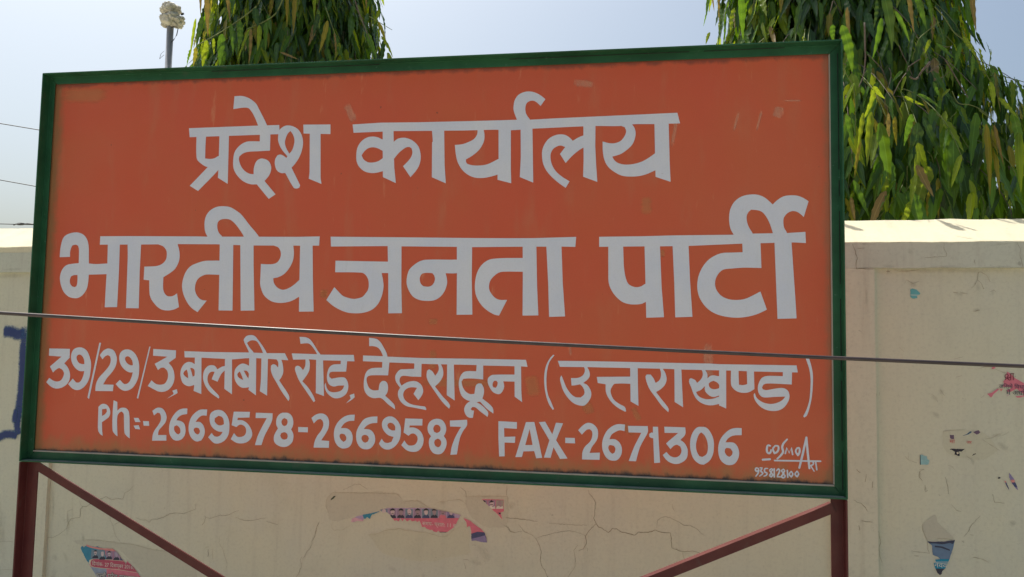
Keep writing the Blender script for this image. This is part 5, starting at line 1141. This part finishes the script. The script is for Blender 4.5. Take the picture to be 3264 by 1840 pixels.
hl = [((450+a/2.862, b/2.862), (450+c/2.862, d/2.862), dd, wk, mi) for a, b, c, d, dd, wk, mi in (
    (545, -120, 545, 150, 4.72, .8, 4), (600, -100, 610, 340, 4.73, .8, 4), (635, -160, 635, 120, 4.7, .5, 3), (770, -140, 815, 230, 4.75, .9, 4), (500, 170, 450, 540, 4.72, .5, 2), (560, 150, 500, 430, 4.73, 1.2, 0), (500, 430, 475, 610, 4.7, 1.6, 3), (600, 370, 560, 620, 4.68, 1.7, 2), (740, 310, 720, 620, 4.68, 1.5, 1),
    (660, 350, 665, 500, 4.68, 1.2, 2), (820, 220, 850, 520, 4.69, 1.1, 1), (900, 190, 880, 470, 4.7, 1.2, 1), (1040, 70, 1080, 260, 4.72, 1.8, 0), (990, 260, 860, 570, 4.7, .6, 2), (1000, 260, 980, 590, 4.68, .75, 4), (1080, 230, 1060, 460, 4.7, 1.4, 2), (1140, 200, 1120, 470, 4.72, 1.3, 1), (1330, -60, 1330, 250, 4.76, .6, 3), (1410, -80, 1395, 330, 4.75, .7, 3),
    (1580, -100, 1575, 200, 4.78, .7, 2), (1700, 190, 1620, 480, 4.78, 1.1, 3), (1760, 300, 1780, 520, 4.78, .7, 4), (2160, 200, 2240, 400, 4.82, 1.2, 3), (2190, 330, 2300, 520, 4.8, 1.0, 2), (2060, 300, 2150, 540, 4.8, 1.4, 1), (2050, -80, 2055, 90, 4.85, 1.0, 4), (1270, 480, 1440, 545, 4.66, .9, 4), (860, 30, 830, 150, 4.75, 1, 2), (1240, 390, 1230, 590, 4.7, 1.5, 0), (1620, 130, 1570, 330, 4.8, 1.3, 0))]
ashoka('narrow drooping ashoka tree rising above the sign on the left, some leaves orange', -1.70, 2.80,
       [(2.6, .92), (3.2, .72), (3.52, .63), (3.72, .57), (3.95, .53), (4.6, .52), (5.6, .48), (6.8, .28), (7.4, .08)], 14000, 6500, .20, 9, .6, hl, tw_l, (560, 1300, 230, 4.4))

def round_tree(label, c, r, n, ll, seed, reach=()):
    tr = empty('distant_tree', (c[0], c[1], 0)); tag(tr, label, 'tree'); rl = random.Random(seed)
    tube('trunk', [(0, 0, -.3), (.05, 0, c[2]*.5), (0, .05, c[2])], [.14, .11, .05], MBARK, tr, 8)
    it = []
    cl = [Vector((rl.gauss(0, 1), rl.gauss(0, 1), rl.gauss(0, .8))).normalized()*r*rl.uniform(.3, .82) for _ in range(46)]
    for k in range(7):
        e = cl[k]; tube('branch', [(0, 0, c[2]*.6), (e.x*.5, e.y*.5, c[2]+e.z*.4-.1), (e.x, e.y, c[2]+e.z)], [.05, .03, .01], MBARK, tr, 6)
    for i in range(n):
        q = rl.choice(cl); b_ = Vector((q.x+rl.gauss(0, r*.14), q.y+rl.gauss(0, r*.14), c[2]+q.z+rl.gauss(0, r*.10)))
        L = ll*rl.uniform(.6, 1.2); t_ = b_+Vector((rl.gauss(0, 1), rl.gauss(0, 1), rl.gauss(-.3, .8))).normalized()*L
        it.append((leaf_matrix(b_, t_, Vector((rl.gauss(0, 1), rl.gauss(0, 1), rl.gauss(.6, .6))), 1.9), rl.randrange(8), rl.choices(range(5), (60, 28, 6, 0, 6))[0]))
    for (bx, by, bz), (tx, ty, tz) in reach:
        b_ = Vector((bx-c[0], by-c[1], bz)); t_ = Vector((tx-c[0], ty-c[1], tz))
        tube('twig', [Vector((0, 0, c[2])), (b_+Vector((0, 0, c[2])))/2+Vector((0, 0, .1)), b_, t_], [.02, .01, .004, .002], MTWIG, tr, 5)
        for j in range(9):
            p_ = b_.lerp(t_, j/8) if j < 8 else t_
            it.append((leaf_matrix(p_, p_+Vector((rl.uniform(-.02, .07), rl.gauss(0, .04), rl.uniform(-.05, .03))) , Vector((0, -1, .4)), 1.6), rl.randrange(8), 4 if j % 2 else 0))
    build_foliage('foliage', it, tr)
round_tree('dark rounded tree far behind, seen past the right edge of the drooping tree', (8.65, 14.0, 5.15), 1.55, 3800, .14, 21)
round_tree('tree beyond the left edge of the frame with only leaf tips in view', (-8.3, 5.7, 4.5), .85, 700, .15, 22,
           [((-7.0, 5.45, 5.02), (-6.56, 5.456, 4.975)), ((-7.0, 5.46, 4.86), (-6.60, 5.467, 4.83))])
